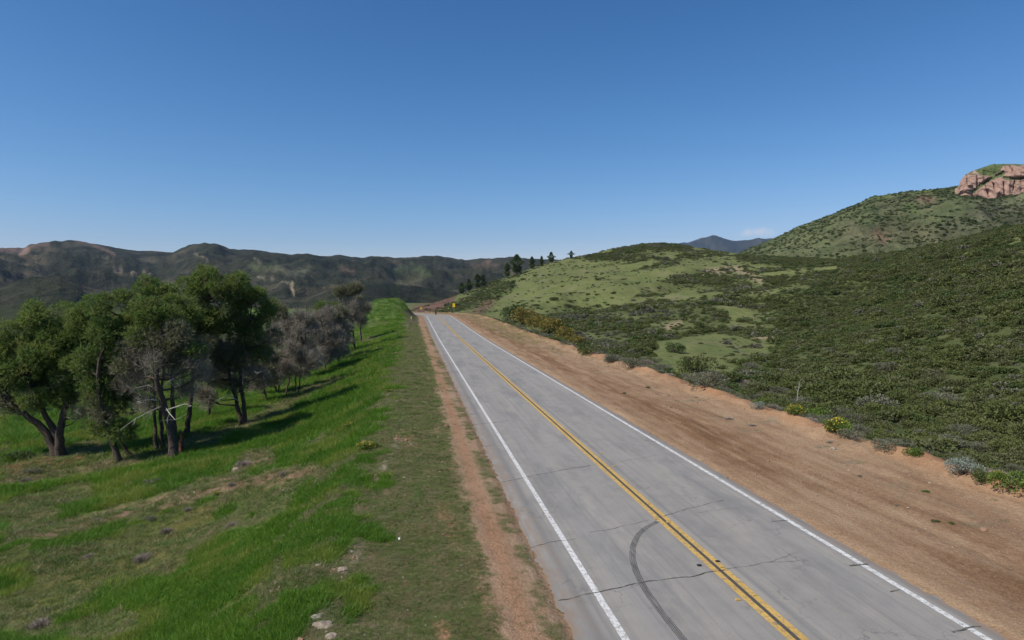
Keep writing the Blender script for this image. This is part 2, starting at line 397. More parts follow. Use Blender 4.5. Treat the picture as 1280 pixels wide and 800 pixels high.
def ground_tones(x, y, z):
    px, py = to_pix(x, y, z); front = y > 3
    u, s = road_us(x, y); L = -u
    N = len(x)
    n1 = fbm(x/3.1, y/3.1, 4, 50); n2 = fbm(x/11, y/11, 3, 60); n3 = fbm(x/.9, y/.9, 3, 70)
    a = np.tile(np.array([.11, .135, .045]), (N, 1)); b = np.tile(np.array([.15, .14, .07]), (N, 1))
    # ---- left bank: vivid grass with dry patches
    lb = L > 0
    a = np.where(lb[:, None], np.array([.060, .115, .016]), a); b = np.where(lb[:, None], np.array([.110, .150, .028]), b)
    dry = sst(.16, .46, n2+.6*n1)*sst(11, 15, L)
    a = mixc(a, (.085, .082, .030), dry*lb); b = mixc(b, (.125, .105, .050), dry*lb)
    for pts, w, col, st in [([(400,588),(330,602),(262,608),(190,632),(120,650),(60,662),(10,665)], 9, (.21, .135, .085), 1),
                            ([(340,570),(310,578),(290,600)], 9, (.19, .12, .08), .9), ([(210,690),(130,700),(60,715)], 26, (.13, .105, .04), .85), ([(0,640),(60,625),(110,612)], 12, (.12, .10, .045), .7), ([(215,660),(260,640)], 10, (.15, .12, .04), .7), ([(0,700),(40,690)], 10, (.13, .10, .04), .6), ([(0,770),(60,785)], 16, (.12, .10, .05), .7),
                            ([(240,650),(170,680),(110,730),(40,760)], 22, (.11, .105, .03), .75), ([(350,700),(345,735)], 6, (.2, .13, .09), .9),
                            ([(20,655),(70,640)], 8, (.17, .12, .07), .7), ([(130,560),(80,570),(0,590)], 9, (.17, .085, .045), 1), ([(250,548),(190,570),(80,590),(0,600)], 8, (.17, .12, .07), .8),
                            ([(395,485),(330,520),(260,552)], 7, (.12, .09, .05), .7), ([(478,395),(500,420),(480,455)], 3, (.14, .11, .05), .6), ([(160,780),(100,790)], 20, (.10, .095, .035), .7)]:
        m = np.clip(1.35-seg_mask(px, py+10*n1, pts, w)-.5*n3, 0, 1)*front*(L > 10)*(y < 130)*st
        a = mixc(a, np.array(col)*.8, m); b = mixc(b, np.array(col)*1.2, m)
    # far meadow beyond the pines
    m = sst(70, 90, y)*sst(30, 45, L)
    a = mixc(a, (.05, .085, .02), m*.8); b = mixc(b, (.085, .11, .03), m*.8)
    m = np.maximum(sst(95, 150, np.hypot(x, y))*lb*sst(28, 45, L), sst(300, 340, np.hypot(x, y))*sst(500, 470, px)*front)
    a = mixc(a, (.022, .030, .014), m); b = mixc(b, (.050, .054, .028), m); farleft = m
    # far grassy knoll is paler
    m = sst(110, 190, y)*lb*sst(40, 25, L)
    a = mixc(a, (.085, .135, .035), m*.8); b = mixc(b, (.125, .16, .055), m*.8)
    # ---- verge between crest and dirt strip
    nb = fbm(x/6, y/6, 3, 44); Lc = L-.9*sst(48, 14, y); vg = sst(5.9, 6.5, L+.35*n1)*(1-sst(8.4, 12.6, Lc+2.0*n1+.8*n3+3.2*nb))
    a = mixc(a, (.150, .112, .062), vg); b = mixc(b, (.072, .098, .026), vg)
    m = vg*sst(6.9, 6.4, L)*.7; a = mixc(a, (.05, .085, .016), m); b = mixc(b, (.075, .115, .03), m)
    m = vg*sst(.15, .4, n1+.3*n3)*.8; a = mixc(a, (.20, .13, .08), m); b = mixc(b, (.24, .15, .09), m)
    # rocky, worn places along the crest
    for pts, w in [([(425,715),(445,688)], 11), ([(395,790),(420,765)], 15), ([(500,548),(515,553)], 8), ([(470,600),(500,548)], 4), ([(556,640),(570,670)], 12), ([(551,780),(556,800)], 8), ([(596,700),(606,760)], 8)]:
        m = np.clip(1.3-seg_mask(px, py, pts, w)-.6*n3, 0, 1)*front*(y < 60)
        rk = (.25, .20, .15) if pts[0][0] < 480 else (.33, .18, .105)
        a = mixc(a, rk, m); b = mixc(b, np.array(rk)*1.25, m)
    # ---- dirt strip left of the asphalt
    ds = sst(4.2, 4.5, L)*(1-sst(5.9, 6.5, L+.8*n1+.4*n2+.3*n3-.25))
    a = mixc(a, (.275, .175, .105), ds); b = mixc(b, (.34, .235, .15), ds)
    m = ds*np.exp(-((L-5.05)/.22)**2)*sst(-.1, .25, n1+.6*n3)*.85; a = mixc(a, (.08, .10, .03), m); b = mixc(b, (.13, .14, .06), m)
    m = ds*np.exp(-((L-5.6)/.25)**2)*.6; a = mixc(a, (.32, .16, .085), m); b = mixc(b, (.35, .185, .10), m)
    # ---- right dirt shoulder
    ns = fbm(s/14, u/1.2, 4, 80); nl = fbm(s/5, u/.5, 3, 90)
    rd = sst(3.8, 4.1, u)*(1-sst(13.6, 14.5, u+.5*n1))*(s < 300)
    a = mixc(a, (.280, .172, .098), rd); b = mixc(b, (.362, .242, .145), rd)
    m = rd*np.exp(-((u-6.9-1.0*fbm(s/22, s*0, 2, 5))/(1.5+.5*sst(60, 20, s)))**2)*sst(-.45, .15, ns+.45*nl)
    a = mixc(a, (.145, .074, .034), m*.95); b = mixc(b, (.235, .126, .062), m*.9)
    m = rd*np.exp(-((u-7.9-.8*fbm(s/9, s*0, 2, 15))/.35)**2)*sst(-.1, .4, nl)*.8; a = mixc(a, (.15, .075, .04), m); b = mixc(b, (.22, .12, .07), m)
    for c0, w0 in ((5.3, .16), (9.6, .22), (10.9, .16)):
        m = rd*np.exp(-((u-c0-.7*fbm(s/26, s*0+c0, 2, c0))/w0)**2)*sst(-.2, .3, nl+.2)*.7; a = mixc(a, (.19, .11, .065), m); b = mixc(b, (.27, .17, .105), m)
    m = rd*sst(.05, .45, nl+.5*ns)*.55; a = mixc(a, (.36, .235, .135), m); b = mixc(b, (.42, .28, .17), m)
    m = rd*sst(11.6, 13.2, u)*.8; a = mixc(a, (.35, .165, .075), m); b = mixc(b, (.39, .215, .115), m)
    m = rd*sst(.25, .55, fbm(x/2.2, y/1.1, 3, 99)+.3*n3)*sst(7, 10, u)*.75; a = mixc(a, (.17, .135, .08), m); b = mixc(b, (.24, .19, .12), m)
    m = rd*sst(75, 125, s)*sst(6.2, 8.2, u+.8*n2)*sst(-.45, .1, ns+.4*n1); a = mixc(a, (.13, .115, .045), m*.9); b = mixc(b, (.26, .17, .08), m*.9)
    # ---- right hillsides
    rr = (u > 0)*sst(13.6, 14.6, u+.5*n1)
    rr = np.where(s >= 300, (u > 6), rr)
    d = np.where(front, veg_density(px, py, x, y), .6)
    ga = np.tile(np.array([.102, .128, .040]), (N, 1)); gb = np.tile(np.array([.172, .175, .068]), (N, 1))
    m = sst(.1, .4, n2); ga = mixc(ga, (.16, .145, .075), m*.6); gb = mixc(gb, (.19, .17, .09), m*.6)
    ga = mixc(ga, (.060, .078, .026), np.minimum(d*1.1, 1)); gb = mixc(gb, (.098, .108, .043), np.minimum(d*1.1, 1))
    for pts, w in [([(835,409),(850,405)], 5), ([(1000,486),(1010,482)], 4), ([(945,421),(965,421)], 4), ([(880,341),(920,336),(950,350)], 5)]:
        m = np.clip(1.2-seg_mask(px, py, pts, w)-.4*n3, 0, 1)*front; ga = mixc(ga, (.26, .2, .12), m); gb = mixc(gb, (.3, .24, .15), m)
    # red-brown road cut at the bend
    m = np.clip(1.5-seg_mask(px, py, [(522,389),(545,382),(562,374)], 7)-.7*n2-.3*n1, 0, 1)*front+.8*np.clip(1.2-seg_mask(px, py, [(612,378),(600,388),(592,396)], 8), 0, 1)*front
    m = m*(y > 180); ga = mixc(ga, (.085, .055, .040), m); gb = mixc(gb, (.19, .105, .075), m)
    w = rr[:, None].astype(float)
    a = a*(1-w)+ga*w; b = b*(1-w)+gb*w
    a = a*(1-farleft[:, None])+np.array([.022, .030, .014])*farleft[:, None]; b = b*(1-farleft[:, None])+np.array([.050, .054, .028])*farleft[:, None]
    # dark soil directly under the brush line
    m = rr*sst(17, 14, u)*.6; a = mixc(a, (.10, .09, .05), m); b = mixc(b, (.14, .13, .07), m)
    return a, b, np.stack([u, s, np.zeros(N)], -1)

def hills_tones(x, y, z):
    px, py = to_pix(x, y, z); r = np.hypot(x, y); N = len(x)
    n1 = fbm(x/120, y/120, 4, 100); n2 = fbm(x/420, y/420, 3, 110)
    a = np.tile(np.array([.017, .021, .011]), (N, 1)); b = np.tile(np.array([.045, .044, .024]), (N, 1))
    m = sst(.05, .5, n1+.6*n2)*.8; a = mixc(a, (.055, .052, .03), m); b = mixc(b, (.115, .095, .060), m)
    # tan scarps, roads and green patches on the left range
    left = (px < 760) & (r > 700)
    for pts, w, col, st in [([(0,312),(30,313),(45,307),(60,305)], 4, (.15, .10, .075), .85), ([(26,318),(34,312)], 3, (.25, .17, .12), .9), ([(97,302),(115,306),(132,312),(143,318)], 2.2, (.15, .105, .075), .85),
                            ([(142,339),(165,339),(187,341)], 1.0, (.20, .155, .11), .9), ([(242,317),(250,319),(260,323)], 1.3, (.20, .16, .11), .6), ([(318,323),(326,329),(318,333)], 1.5, (.2, .18, .10), .6),
                            ([(315,333),(335,335),(345,330)], 5, (.085, .10, .045), .7), ([(322,346),(345,350),(363,354)], 1.3, (.18, .165, .11), .7), ([(366,353),(364,360),(368,367)], 1.7, (.36, .27, .16), 1),
                            ([(345,338),(370,342),(385,336)], 6, (.12, .12, .07), .7), ([(490,340),(515,334),(535,342)], 7, (.075, .092, .04), .75), ([(500,352),(525,350)], 6, (.08, .085, .04), .6),
                            ([(427,335),(440,340)], 5, (.13, .09, .06), .7), ([(605,330),(612,327)], 3, (.2, .13, .09), .6), ([(20,345),(35,342)], 4, (.10, .07, .05), .6), ([(590,330),(620,332)], 4, (.10, .07, .05), .6)]:
        m = np.clip(1.4-seg_mask(px+4*n1*(w > 3), py+3*n1*(w > 3), pts, w)-.8*(w > 3)*np.abs(fbm(x/45, y/45, 3, 77))*2, 0, 1)*left*st
        a = mixc(a, np.array(col)*.8, m); b = mixc(b, np.array(col)*1.15, m)
    # ridge on the right: paler scrub with green and tan patches
    rg = ((px > 840) & (r < 2500)).astype(float)
    n3 = fbm(x/35, y/35, 4, 120)
    a = mixc(a, (.060, .078, .032), rg); b = mixc(b, (.135, .145, .065), rg)
    for pts, w, col, st in [([(1110,262),(1140,256),(1165,248)], 12, (.17, .17, .085), .8), ([(1060,292),(1090,300),(1110,290),(1180,295)], 14, (.16, .145, .08), .75), ([(1150,246),(1165,250)], 5, (.24, .15, .10), .8),
                            ([(1130,258),(1145,262)], 5, (.13, .18, .06), .8), ([(1095,291),(1105,298)], 6, (.27, .17, .11), .6), ([(1090,246),(1115,243)], 3.2, (.13, .17, .05), .9), ([(1145,240),(1175,238)], 3, (.13, .17, .05), .9),
                            ([(1230,260),(1280,272)], 14, (.13, .13, .075), .8), ([(1200,285),(1280,262)], 16, (.12, .12, .07), .7), ([(1040,300),(1080,310)], 8, (.12, .13, .06), .6), ([(960,318),(1080,316)], 4, (.14, .15, .07), .7)]:
        m = np.clip(1.5-seg_mask(px+6*n3, py+4*n3, pts, w), 0, 1)*rg*st
        a = mixc(a, np.array(col)*.45, m); b = mixc(b, np.array(col)*1.05, m)
    return a, b, np.zeros((N, 3))

def polar_sheet(name, radii, hfun, tfun, mat, step=.1):
    dense = np.arange(-43, 43.001, step); rest = np.arange(43+3, 360-43-1, 3.0)
    az = np.radians(np.concatenate([dense, rest])); nc = len(az); nr = len(radii)
    R_, A_ = np.meshgrid(radii, az, indexing='ij'); A_ = np.where(A_ > np.pi, A_-2*np.pi, A_)
    x = (R_*np.sin(A_)).ravel(); y = (R_*np.cos(A_)).ravel(); z = hfun(x, y)
    i = np.arange(nr-1)[:, None]*nc; j = np.arange(nc)[None, :]; j2 = (j+1) % nc
    f = np.stack([i+j, i+nc+j, i+nc+j2, i+j2], -1).reshape(-1, 4)[:, ::-1]
    me = mesh_from(name, np.stack([x, y, z], -1), f, [mat], True)
    a, b, uv = tfun(x, y, z)
    for nm, c in (('tone_a', a), ('tone_b', b)):
        at = me.color_attributes.new(nm, 'FLOAT_COLOR', 'POINT'); at.data.foreach_set('color', np.concatenate([c, np.ones((len(c), 1))], 1).astype(np.float32).ravel())
    at = me.attributes.new('road_uv', 'FLOAT_VECTOR', 'POINT'); at.data.foreach_set('vector', uv.astype(np.float32).ravel())
    return link(bpy.data.objects.new(name, me))
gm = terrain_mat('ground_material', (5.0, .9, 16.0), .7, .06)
hm = terrain_mat('hill_material', (.045, .012, .14), .8, 5.0, False)
rad = np.concatenate([np.geomspace(.6, 9, 22)[:-1], np.geomspace(9, 645, 400)])
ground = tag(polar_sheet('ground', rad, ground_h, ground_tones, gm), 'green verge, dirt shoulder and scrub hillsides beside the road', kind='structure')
rad = np.concatenate([np.geomspace(615, 1400, 150)[:-1], np.geomspace(1400, 3700, 95)[:-1], np.geomspace(3700, 16200, 60)])
hills = tag(polar_sheet('hills', rad, hills_h, hills_tones, hm), 'dark scrub mountain ranges along the horizon', kind='structure')

# ------------------------------------------------------------------ road, markings
def asphalt():
    t = NT('asphalt'); uv = t.attr('road_uv').outputs['Vector']; P = t.pos()
    sep = t.n('ShaderNodeSeparateXYZ'); t.l(uv, sep.inputs[0]); U = sep.outputs[0]
    fine = t.noise(P, 55, 3, .7); mid = t.noise(P, 1.3, 5, .6); big = t.noise(t.scaled(uv, (1.0, .07, 1)), 1.1, 5, .6, .2)
    strk = t.noise(t.scaled(uv, (5.5, .10, 1)), 1.0, 5, .65)
    c = t.mix(t.ramp(big, .3, .7), (0.222, 0.203, 0.176), (0.322, 0.292, 0.248))
    c = t.mix(t.ramp(mid, .3, .75, 0, .6), c, (0.342, 0.308, 0.262))
    c = t.mix(t.ramp(strk, .50, .72, 0, .55), c, (0.175, 0.167, 0.157))
    # polished wheel paths and the darker oil line between them
    for cu, w, st, col in ((-2.75, .30, .30, (0.219, 0.216, 0.213)), (-1.0, .30, .22, (0.225, 0.222, 0.215)), (1.0, .32, .22, (0.225, 0.222, 0.215)), (2.75, .32, .28, (0.222, 0.220, 0.213)), (-4.15, .16, .55, (0.125, 0.125, 0.125)), (3.98, .13, .7, (0.125, 0.122, 0.119)), (.30, .07, .5, (0.131, 0.131, 0.131))):
        d = t.math('DIVIDE', t.math('SUBTRACT', U, cu), w); g = t.math('POWER', 2.718, t.math('MULTIPLY', t.math('MULTIPLY', d, d), -1.0))
        c = t.mix(t.math('MULTIPLY', g, t.ramp(big, .2, .8, st*.25, st*1.4)), c, col)
    c = t.mix(1.0, c, t.mix(t.ramp(fine, .2, .8), (.66, .66, .66), (1.34, 1.34, 1.34)), 'MULTIPLY')
    # faint alligator cracking and darker patches
    vo = t.n('ShaderNodeTexVoronoi', feature='DISTANCE_TO_EDGE'); vo.inputs['Scale'].default_value = 1.0; wv = t.n('ShaderNodeVectorMath', operation='ADD'); nw = t.n('ShaderNodeTexNoise'); nw.inputs['Scale'].default_value = 2.2; nw.inputs['Detail'].default_value = 5; t.l(P, nw.inputs['Vector']); t.l(P, wv.inputs[0]); t.l(nw.outputs['Color'], wv.inputs[1]); t.l(wv.outputs[0], vo.inputs['Vector'])
    crk = t.math('MULTIPLY', t.ramp(vo.outputs['Distance'], .006, .022, 1, 0), t.ramp(t.noise(P, .35, 3), .50, .62), clamp=True)
    c = t.mix(t.math('MULTIPLY', crk, .55, clamp=True), c, (.11, .105, .10))
    pt = t.noise(t.scaled(uv, (1, .25, 1)), .55, 6, .7); c = t.mix(t.ramp(pt, .50, .62, 0, .5), c, (.170, .163, .155))
    # dust carried in from the shoulders
    e = t.math('MAXIMUM', t.math('SUBTRACT', t.math('MULTIPLY', U, -1), 3.95), t.math('MULTIPLY', t.math('SUBTRACT', U, 3.75), 2.0))
    dn = t.noise(t.scaled(uv, (2, .6, 1)), 2.0, 5)
    c = t.mix(t.math('MULTIPLY', t.ramp(e, 0, .75), t.ramp(dn, .38, .62), clamp=True), c, (.27, .19, .13))
    t.l(c, t.b.inputs['Base Color']); t.b.inputs['Roughness'].default_value = .82; t.b.inputs['Specular IOR Level'].default_value = .3
    t.bump(fine, .5, .006); return t.m
def paint(name, c, wear, dirt=(.2, .17, .14)):
    t = NT(name); P = t.pos(); n = t.noise(P, 7, 6, .75); n2 = t.noise(P, 38, 3, .7); n3 = t.noise(P, .9, 3)
    col = t.mix(t.ramp(n3, .3, .7), c, tuple(v*.82 for v in c))
    w = t.math('ADD', t.math('MULTIPLY', n, .6), t.math('MULTIPLY', n2, .4))
    col = t.mix(t.ramp(w, .645-wear, .70-wear*.8, 0, .9), col, dirt)
    t.l(col, t.b.inputs['Base Color']); t.b.inputs['Roughness'].default_value = .65; return t.m
M = {}
M['asphalt'] = asphalt(); M['white'] = paint('white_road_paint', (.72, .70, .65), .15); M['yellow'] = paint('yellow_road_paint', (.64, .40, .10), .15)
M['black'] = flat_mat('black_stripe', (.085, .075, .062), .9, .4, 20)

def ribbon(name, s, u0, u1, lift, mat, parent=None, jit=0.0, cross=2, fn=None):
    s = np.asarray(s, float); u0 = np.broadcast_to(u0, s.shape).astype(float); u1 = np.broadcast_to(u1, s.shape).astype(float)
    if jit:
        u0 = u0+jit*fbm(s/1.3, s*0, 5, 3)+jit*.6*fbm(s/.35, s*0, 3, 7); u1 = u1+jit*fbm(s/1.1, s*0+5, 5, 9)+jit*.6*fbm(s/.3, s*0, 3, 17)
    w = np.linspace(0, 1, cross)
    U = u0[:, None]*(1-w)+u1[:, None]*w; S_ = np.repeat(s[:, None], cross, 1)
    if fn is not None: U, S_ = fn(U, S_)
    x, y = road_pt(S_.ravel(), U.ravel()); z = road_z(S_.ravel())+lift
    n = len(s); i = np.arange(n-1)[:, None]*cross; j = np.arange(cross-1)[None, :]
    f = np.stack([i+j, i+j+1, i+cross+j+1, i+cross+j], -1).reshape(-1, 4)
    me = mesh_from(name, np.stack([x, y, z], -1), f, [mat], True)
    at = me.attributes.new('road_uv', 'FLOAT_VECTOR', 'POINT'); at.data.foreach_set('vector', np.stack([U.ravel(), S_.ravel(), 0*U.ravel()], -1).astype(np.float32).ravel())
    return link(bpy.data.objects.new(name, me), parent)
sl = np.concatenate([np.arange(-30, 60, .11), np.arange(60, 70, .3), np.arange(70, 345, .8)])
road = tag(ribbon('road', sl, -4.68, 4.08, .0, M['asphalt'], jit=.17, cross=9), 'two-lane grey asphalt road with worn yellow and white lines', kind='structure')
# asphalt edge thickness
for nm, uu in (('road_edge', -4.68), ):
    pass
ribbon('edge_line', sl, -3.73, -3.57, .004, M['white'], road, jit=.012); ribbon('edge_line', sl, 3.58, 3.74, .004, M['white'], road, jit=.012)
CL = -.17
ribbon('centre_line', sl, CL-.215, CL-.05, .004, M['yellow'], road, jit=.012); ribbon('centre_line', sl, CL+.05, CL+.215, .004, M['yellow'], road, jit=.012)
ribbon('centre_gap', sl, CL-.05, CL+.05, .0045, M['black'], road, jit=.008)
def us(px, py):
    d = pix_dir(px, py); t = -H/d[2]; return road_us(d[0]*t, d[1]*t)
def soft_mark(name, col, a0, a1, sc):
    """thin rubber or tar film, broken up along its length"""
    t = NT(name); uv = t.attr('road_uv').outputs['Vector']; n = t.noise(t.scaled(uv, sc), 1.0, 5, .7)
    t.b.inputs['Base Color'].default_value = (*col, 1); tr = t.n('ShaderNodeBsdfTransparent'); ms = t.n('ShaderNodeMixShader')
    t.l(t.ramp(n, .35, .62, a0, a1), ms.inputs[0]); t.l(tr.outputs[0], ms.inputs[1]); t.l(t.b.outputs[0], ms.inputs[2]); t.l(ms.outputs[0], t.out.inputs['Surface']); return t.m
M['tar'] = soft_mark('crack_filler', (.060, .056, .047), .08, .85, (3, 3, 1)); M['rubber'] = soft_mark('tyre_rubber', (.115, .112, .108), .05, .55, (22, 1.2, 1))
M['weedtar'] = soft_mark('weedy_crack', (.045, .05, .02), .4, 1.0, (4, 4, 1))
def free_ribbon(name, pts, width, mat, lift, n=60, wob=0.0, seed=0, taper=False):
    pts = np.array(pts, float); d = np.concatenate([[0], np.cumsum(np.hypot(*np.diff(pts, axis=0).T))]); tt = np.linspace(0, d[-1], n)
    # smooth through the points
    P = np.stack([np.interp(tt, d, pts[:, 0]), np.interp(tt, d, pts[:, 1])], -1)
    for _ in range(6 if len(pts) > 3 else 1): P[1:-1] = (P[:-2]+P[1:-1]*2+P[2:])/4
    if wob: P[:, 1] += wob*fbm(tt/.5, tt*0, 4, seed); P[:, 0] += wob*.3*fbm(tt/.5, tt*0, 3, seed+5)
    T = np.gradient(P, axis=0); T /= np.linalg.norm(T, axis=1)[:, None]; Nn = np.stack([-T[:, 1], T[:, 0]], -1)
    w = width*(1+.5*fbm(tt/.35, tt*0, 3, seed+2))/2
    if taper: w = w*np.clip(np.minimum(np.arange(n), np.arange(n)[::-1])/(n*.12), .15, 1)
    a = P-Nn*w[:, None]; b = P+Nn*w[:, None]; Q = np.stack([a, b], 1).reshape(-1, 2)
    x, y = road_pt(Q[:, 1], Q[:, 0]); z = road_z(Q[:, 1])+lift
    i = np.arange(n-1)*2; f = np.stack([i, i+2, i+3, i+1], -1)
    me = mesh_from(name, np.stack([x, y, z], -1), f, [mat], True)
    at = me.attributes.new('road_uv', 'FLOAT_VECTOR', 'POINT'); at.data.foreach_set('vector', np.concatenate([Q, 0*Q[:, :1]], 1).astype(np.float32).ravel())
    return link(bpy.data.objects.new(name, me), road)
CR = [([(697,751),(740,742),(800,728),(860,721),(905,712)], .045), ([(905,712),(960,703),(1010,700)], .022), ([(662,685),(690,678),(720,673)], .04), ([(737,666),(775,659),(812,650)], .022), ([(824,647),(860,636),(905,625)], .03),
      ([(626,603),(655,597),(700,588),(738,582)], .045), ([(606,558),(618,556)], .05), ([(590,531),(611,529),(640,525)], .05), ([(578,499),(590,497)], .05), ([(586,519),(600,516)], .03),
      ([(775,577),(800,573),(820,569)], .03), ([(871,641),(900,637),(925,635)], .018), ([(1063,708),(1085,705)], .07), ([(1112,739),(1125,737)], .05), ([(1190,790),(1225,783)], .06), ([(960,703),(1000,690)], .016), ([(965,652),(985,650)], .05), ([(700,587),(760,578)], .014),
      ([(560,465),(575,463)], .06), ([(552,450),(563,448)], .06), ([(806,551),(820,552)], .06)]
for k, (pp, w) in enumerate(CR):
    P = [tuple(float(v) for v in us(*q)) for q in pp]
    free_ribbon('crack', P, w, M['tar'], .006, n=max(12, int(10*len(P))), wob=.10, seed=k*3.1)
# curved tyre mark: four thin rubber streaks
arc = [(822,652),(808,659),(797,669),(791,683),(790,697),(795,715),(805,735),(820,757),(838,780),(856,802),(880,830)]
P = np.array([[float(v) for v in us(*q)] for q in arc]); tck = np.gradient(P, axis=0); tck /= np.linalg.norm(tck, axis=1)[:, None]; nn = np.stack([-tck[:, 1], tck[:, 0]], -1)
for k, (o, w) in enumerate(((-.065, .03), (-.022, .03), (.022, .035), (.065, .03))):
    free_ribbon('tyre_mark', P+nn*o, w, M['rubber'], .008+.001*k, n=90, seed=k)
free_ribbon('tyre_mark', P, .17, soft_mark('faint_rubber', (.08, .08, .08), .0, .22, (9, .8, 1)), .013, n=90, seed=9)
# raised studs and torn tape beside the centre lines
M['stud'] = flat_mat('yellow_stud', (.50, .33, .10), .6, .3, 30); M['studb'] = flat_mat('tar_patch', (.03, .03, .03), .7, .3, 30)
for px, py, m in ((943,744,'stud'), (922,750,'stud'), (835,653,'stud'), (902,709,'stud'), (811,630,'stud'), (897,702,'studb'), (874,707,'studb'), (820,649,'stud'), (767,583,'stud'), (752,567,'stud')):
    u_, s_ = us(px, py); x, y = road_pt(s_, u_); mb = MB(); mb.box((0, 0, .012), (.11, .09, .022), .1); mb.box((0, 0, .026), (.07, .06, .01), .1)
    o = mb.build('road_stud', M[m], road); o.location = (float(x), float(y), float(road_z(s_))+.002)

# ------------------------------------------------------------------ foliage materials
M['pine'] = leaf_mat('pine_needles', (.085, .145, .036), (.230, .300, .072), (.28, .28, .09), .45, .5, .5)
M['pineold'] = leaf_mat('dull_needles', (.13, .145, .068), (.27, .265, .14), (.29, .25, .16), .35, .7, .6)
M['twig'] = leaf_mat('dead_twigs', (.18, .150, .115), (.380, .330, .265), (.27, .27, .15), .25, .8, .4)
M['pale'] = leaf_mat('bleached_branch', (.36, .32, .26), (.50, .45, .38), None, 0, 2)
M['bark'] = flat_mat('pine_bark', (.085, .062, .047), .95, .5, 7)
M['chap'] = leaf_mat('chaparral_leaves', (.092, .116, .032), (.172, .188, .058), (.17, .16, .08), .35, .11, .6)
M['sage'] = leaf_mat('grey_sage_leaves', (.110, .118, .066), (.225, .220, .145), (.18, .15, .11), .18, .35, .6)
M['silver'] = leaf_mat('silver_leaves', (.17, .20, .15), (.30, .33, .27), None, .1, .8)
M['fresh'] = leaf_mat('fresh_green_leaves', (.080, .140, .022), (.180, .240, .045), (.16, .18, .05), .3, .6, .4)
M['dark'] = leaf_mat('dark_green_leaves', (.055, .085, .022), (.115, .145, .042), None, .22, .5)
M['ochre'] = leaf_mat('ochre_leaves', (.11, .115, .028), (.300, .240, .050), (.36, .22, .04), .25, .5, .6)
M['dry'] = leaf_mat('dry_brown_twigs', (.20, .16, .12), (.38, .31, .25), None, .0, .8)
M['petal'] = leaf_mat('yellow_petals', (.36, .27, .02), (.50, .39, .05), None, .2, 2)
M['orangepetal'] = leaf_mat('orange_petals', (.50, .28, .02), (.62, .38, .04), None, .2, 2)
M['grass'] = leaf_mat('grass_blades', (.066, .165, .011), (.155, .280, .026), (.25, .29, .05), .42, .16, .8)
M['grassdull'] = leaf_mat('short_grass_blades', (.095, .150, .032), (.180, .225, .060), (.27, .23, .11), .3, .5, .6)
M['grassdry'] = leaf_mat('dry_grass_blades', (.24, .18, .10), (.40, .31, .18), (.18, .19, .08), .2, .4, .5)

def leaves(c, n, size, asp=.5, up=.3, rng=RNG, outward=None, mix_out=.6):
    """n single leaf triangles/quads round centres c (k,3) -> verts, quads"""
    d = unit(n, up, rng)
    if outward is not None: d = d*(1-mix_out)+outward*mix_out; d /= np.linalg.norm(d, axis=1)[:, None]+1e-9
    s = np.cross(d, unit(n, 0, rng)); s /= np.linalg.norm(s, axis=1)[:, None]+1e-9
    L = size*rng.uniform(.6, 1.3, n)[:, None]; W = L*asp*.5
    v = np.stack([c, c+d*L*.5+s*W, c+d*L, c+d*L*.5-s*W], 1).reshape(-1, 3)
    return v, np.arange(4*n).reshape(-1, 4)
def needles(c, n, length, width, out, rng=RNG, spread=.75, per=5):
    """tufts of thin needle triangles pointing outward"""
    C = np.repeat(c, per, 0); O = np.repeat(out, per, 0); k = n*per
    d = O+spread*rng.normal(size=(k, 3)); d[:, 2] += .25; d /= np.linalg.norm(d, axis=1)[:, None]+1e-9
    s = np.cross(d, unit(k, 0, rng)); s /= np.linalg.norm(s, axis=1)[:, None]+1e-9
    L = length*rng.uniform(.6, 1.3, k)[:, None]; W = width/2
    v = np.stack([C-s*W, C+s*W, C+d*L], 1).reshape(-1, 3)
    return v, np.arange(3*k).reshape(-1, 3)
def shrub_mesh(name, mat, seed, n, leaf, lobes=9, flat=.95, asp=.5, up=.3, wood=True):
    """rounded bush, radius about 1, standing at z=0: leafy lobes over a fan of stems; returns [(part, mesh)]"""
    rng = np.random.default_rng(seed); mb = MB()
    th = rng.uniform(0, 2*np.pi, lobes); rr = np.sqrt(rng.uniform(0.0, 1, lobes))*.72
    lc = np.stack([rr*np.cos(th), rr*np.sin(th), flat*(.32+.42*rng.uniform(0, 1, lobes)*(1.15-rr))], -1); lr = rng.uniform(.26, .44, lobes)
    w = lr**2; k = rng.choice(lobes, n, p=w/w.sum()); o = unit(n, .25, rng)
    c = lc[k]+o*(lr[k]*rng.uniform(.55, 1.06, n)**.6)[:, None]*np.array([1, 1, .9*flat]); c[:, 2] = np.maximum(c[:, 2], .02)
    v, f = leaves(c, n, leaf, asp, up, rng, o, .5); mb.add(v, f)
    out = [('foliage', mb.mesh(name+'_foliage', mat))]
    if wood:
        sb = MB()
        for i in range(lobes): sb.tube([(0, 0, -.1), lc[i]*np.array([.4, .4, .5]), lc[i]], [.035, .022, .012], 4, False)
        out.append(('stem', sb.mesh(name+'_stem', M['bark'])))
    return out
def twig_shrub_mesh(name, mat, seed, n=900, length=.35):
    rng = np.random.default_rng(seed); mb = MB()
    o = unit(n, .55, rng); o[:, 2] = np.abs(o[:, 2]); base = o*rng.uniform(.05, .75, n)[:, None]*np.array([1, 1, .75])
    v, f = needles(base, n, length, .022, o, rng, .45, 2); mb.add(v, f)
    return [('twig', mb.mesh(name, mat))]

def make_thing(name, parts, loc, scale, rz, label, cat, group=None):
    """single-part plants are one mesh object, others an Empty with parts"""
    if len(parts) == 1:
        o = link(bpy.data.objects.new(name, parts[0][1])); o.location = loc
    else:
        o = empty(name, loc)
        for pn, me in parts: link(bpy.data.objects.new(pn, me), o)
    o.scale = scale if hasattr(scale, '__len__') else (scale,)*3; o.rotation_euler = (0, 0, rz)
    return tag(o, label, cat, group)

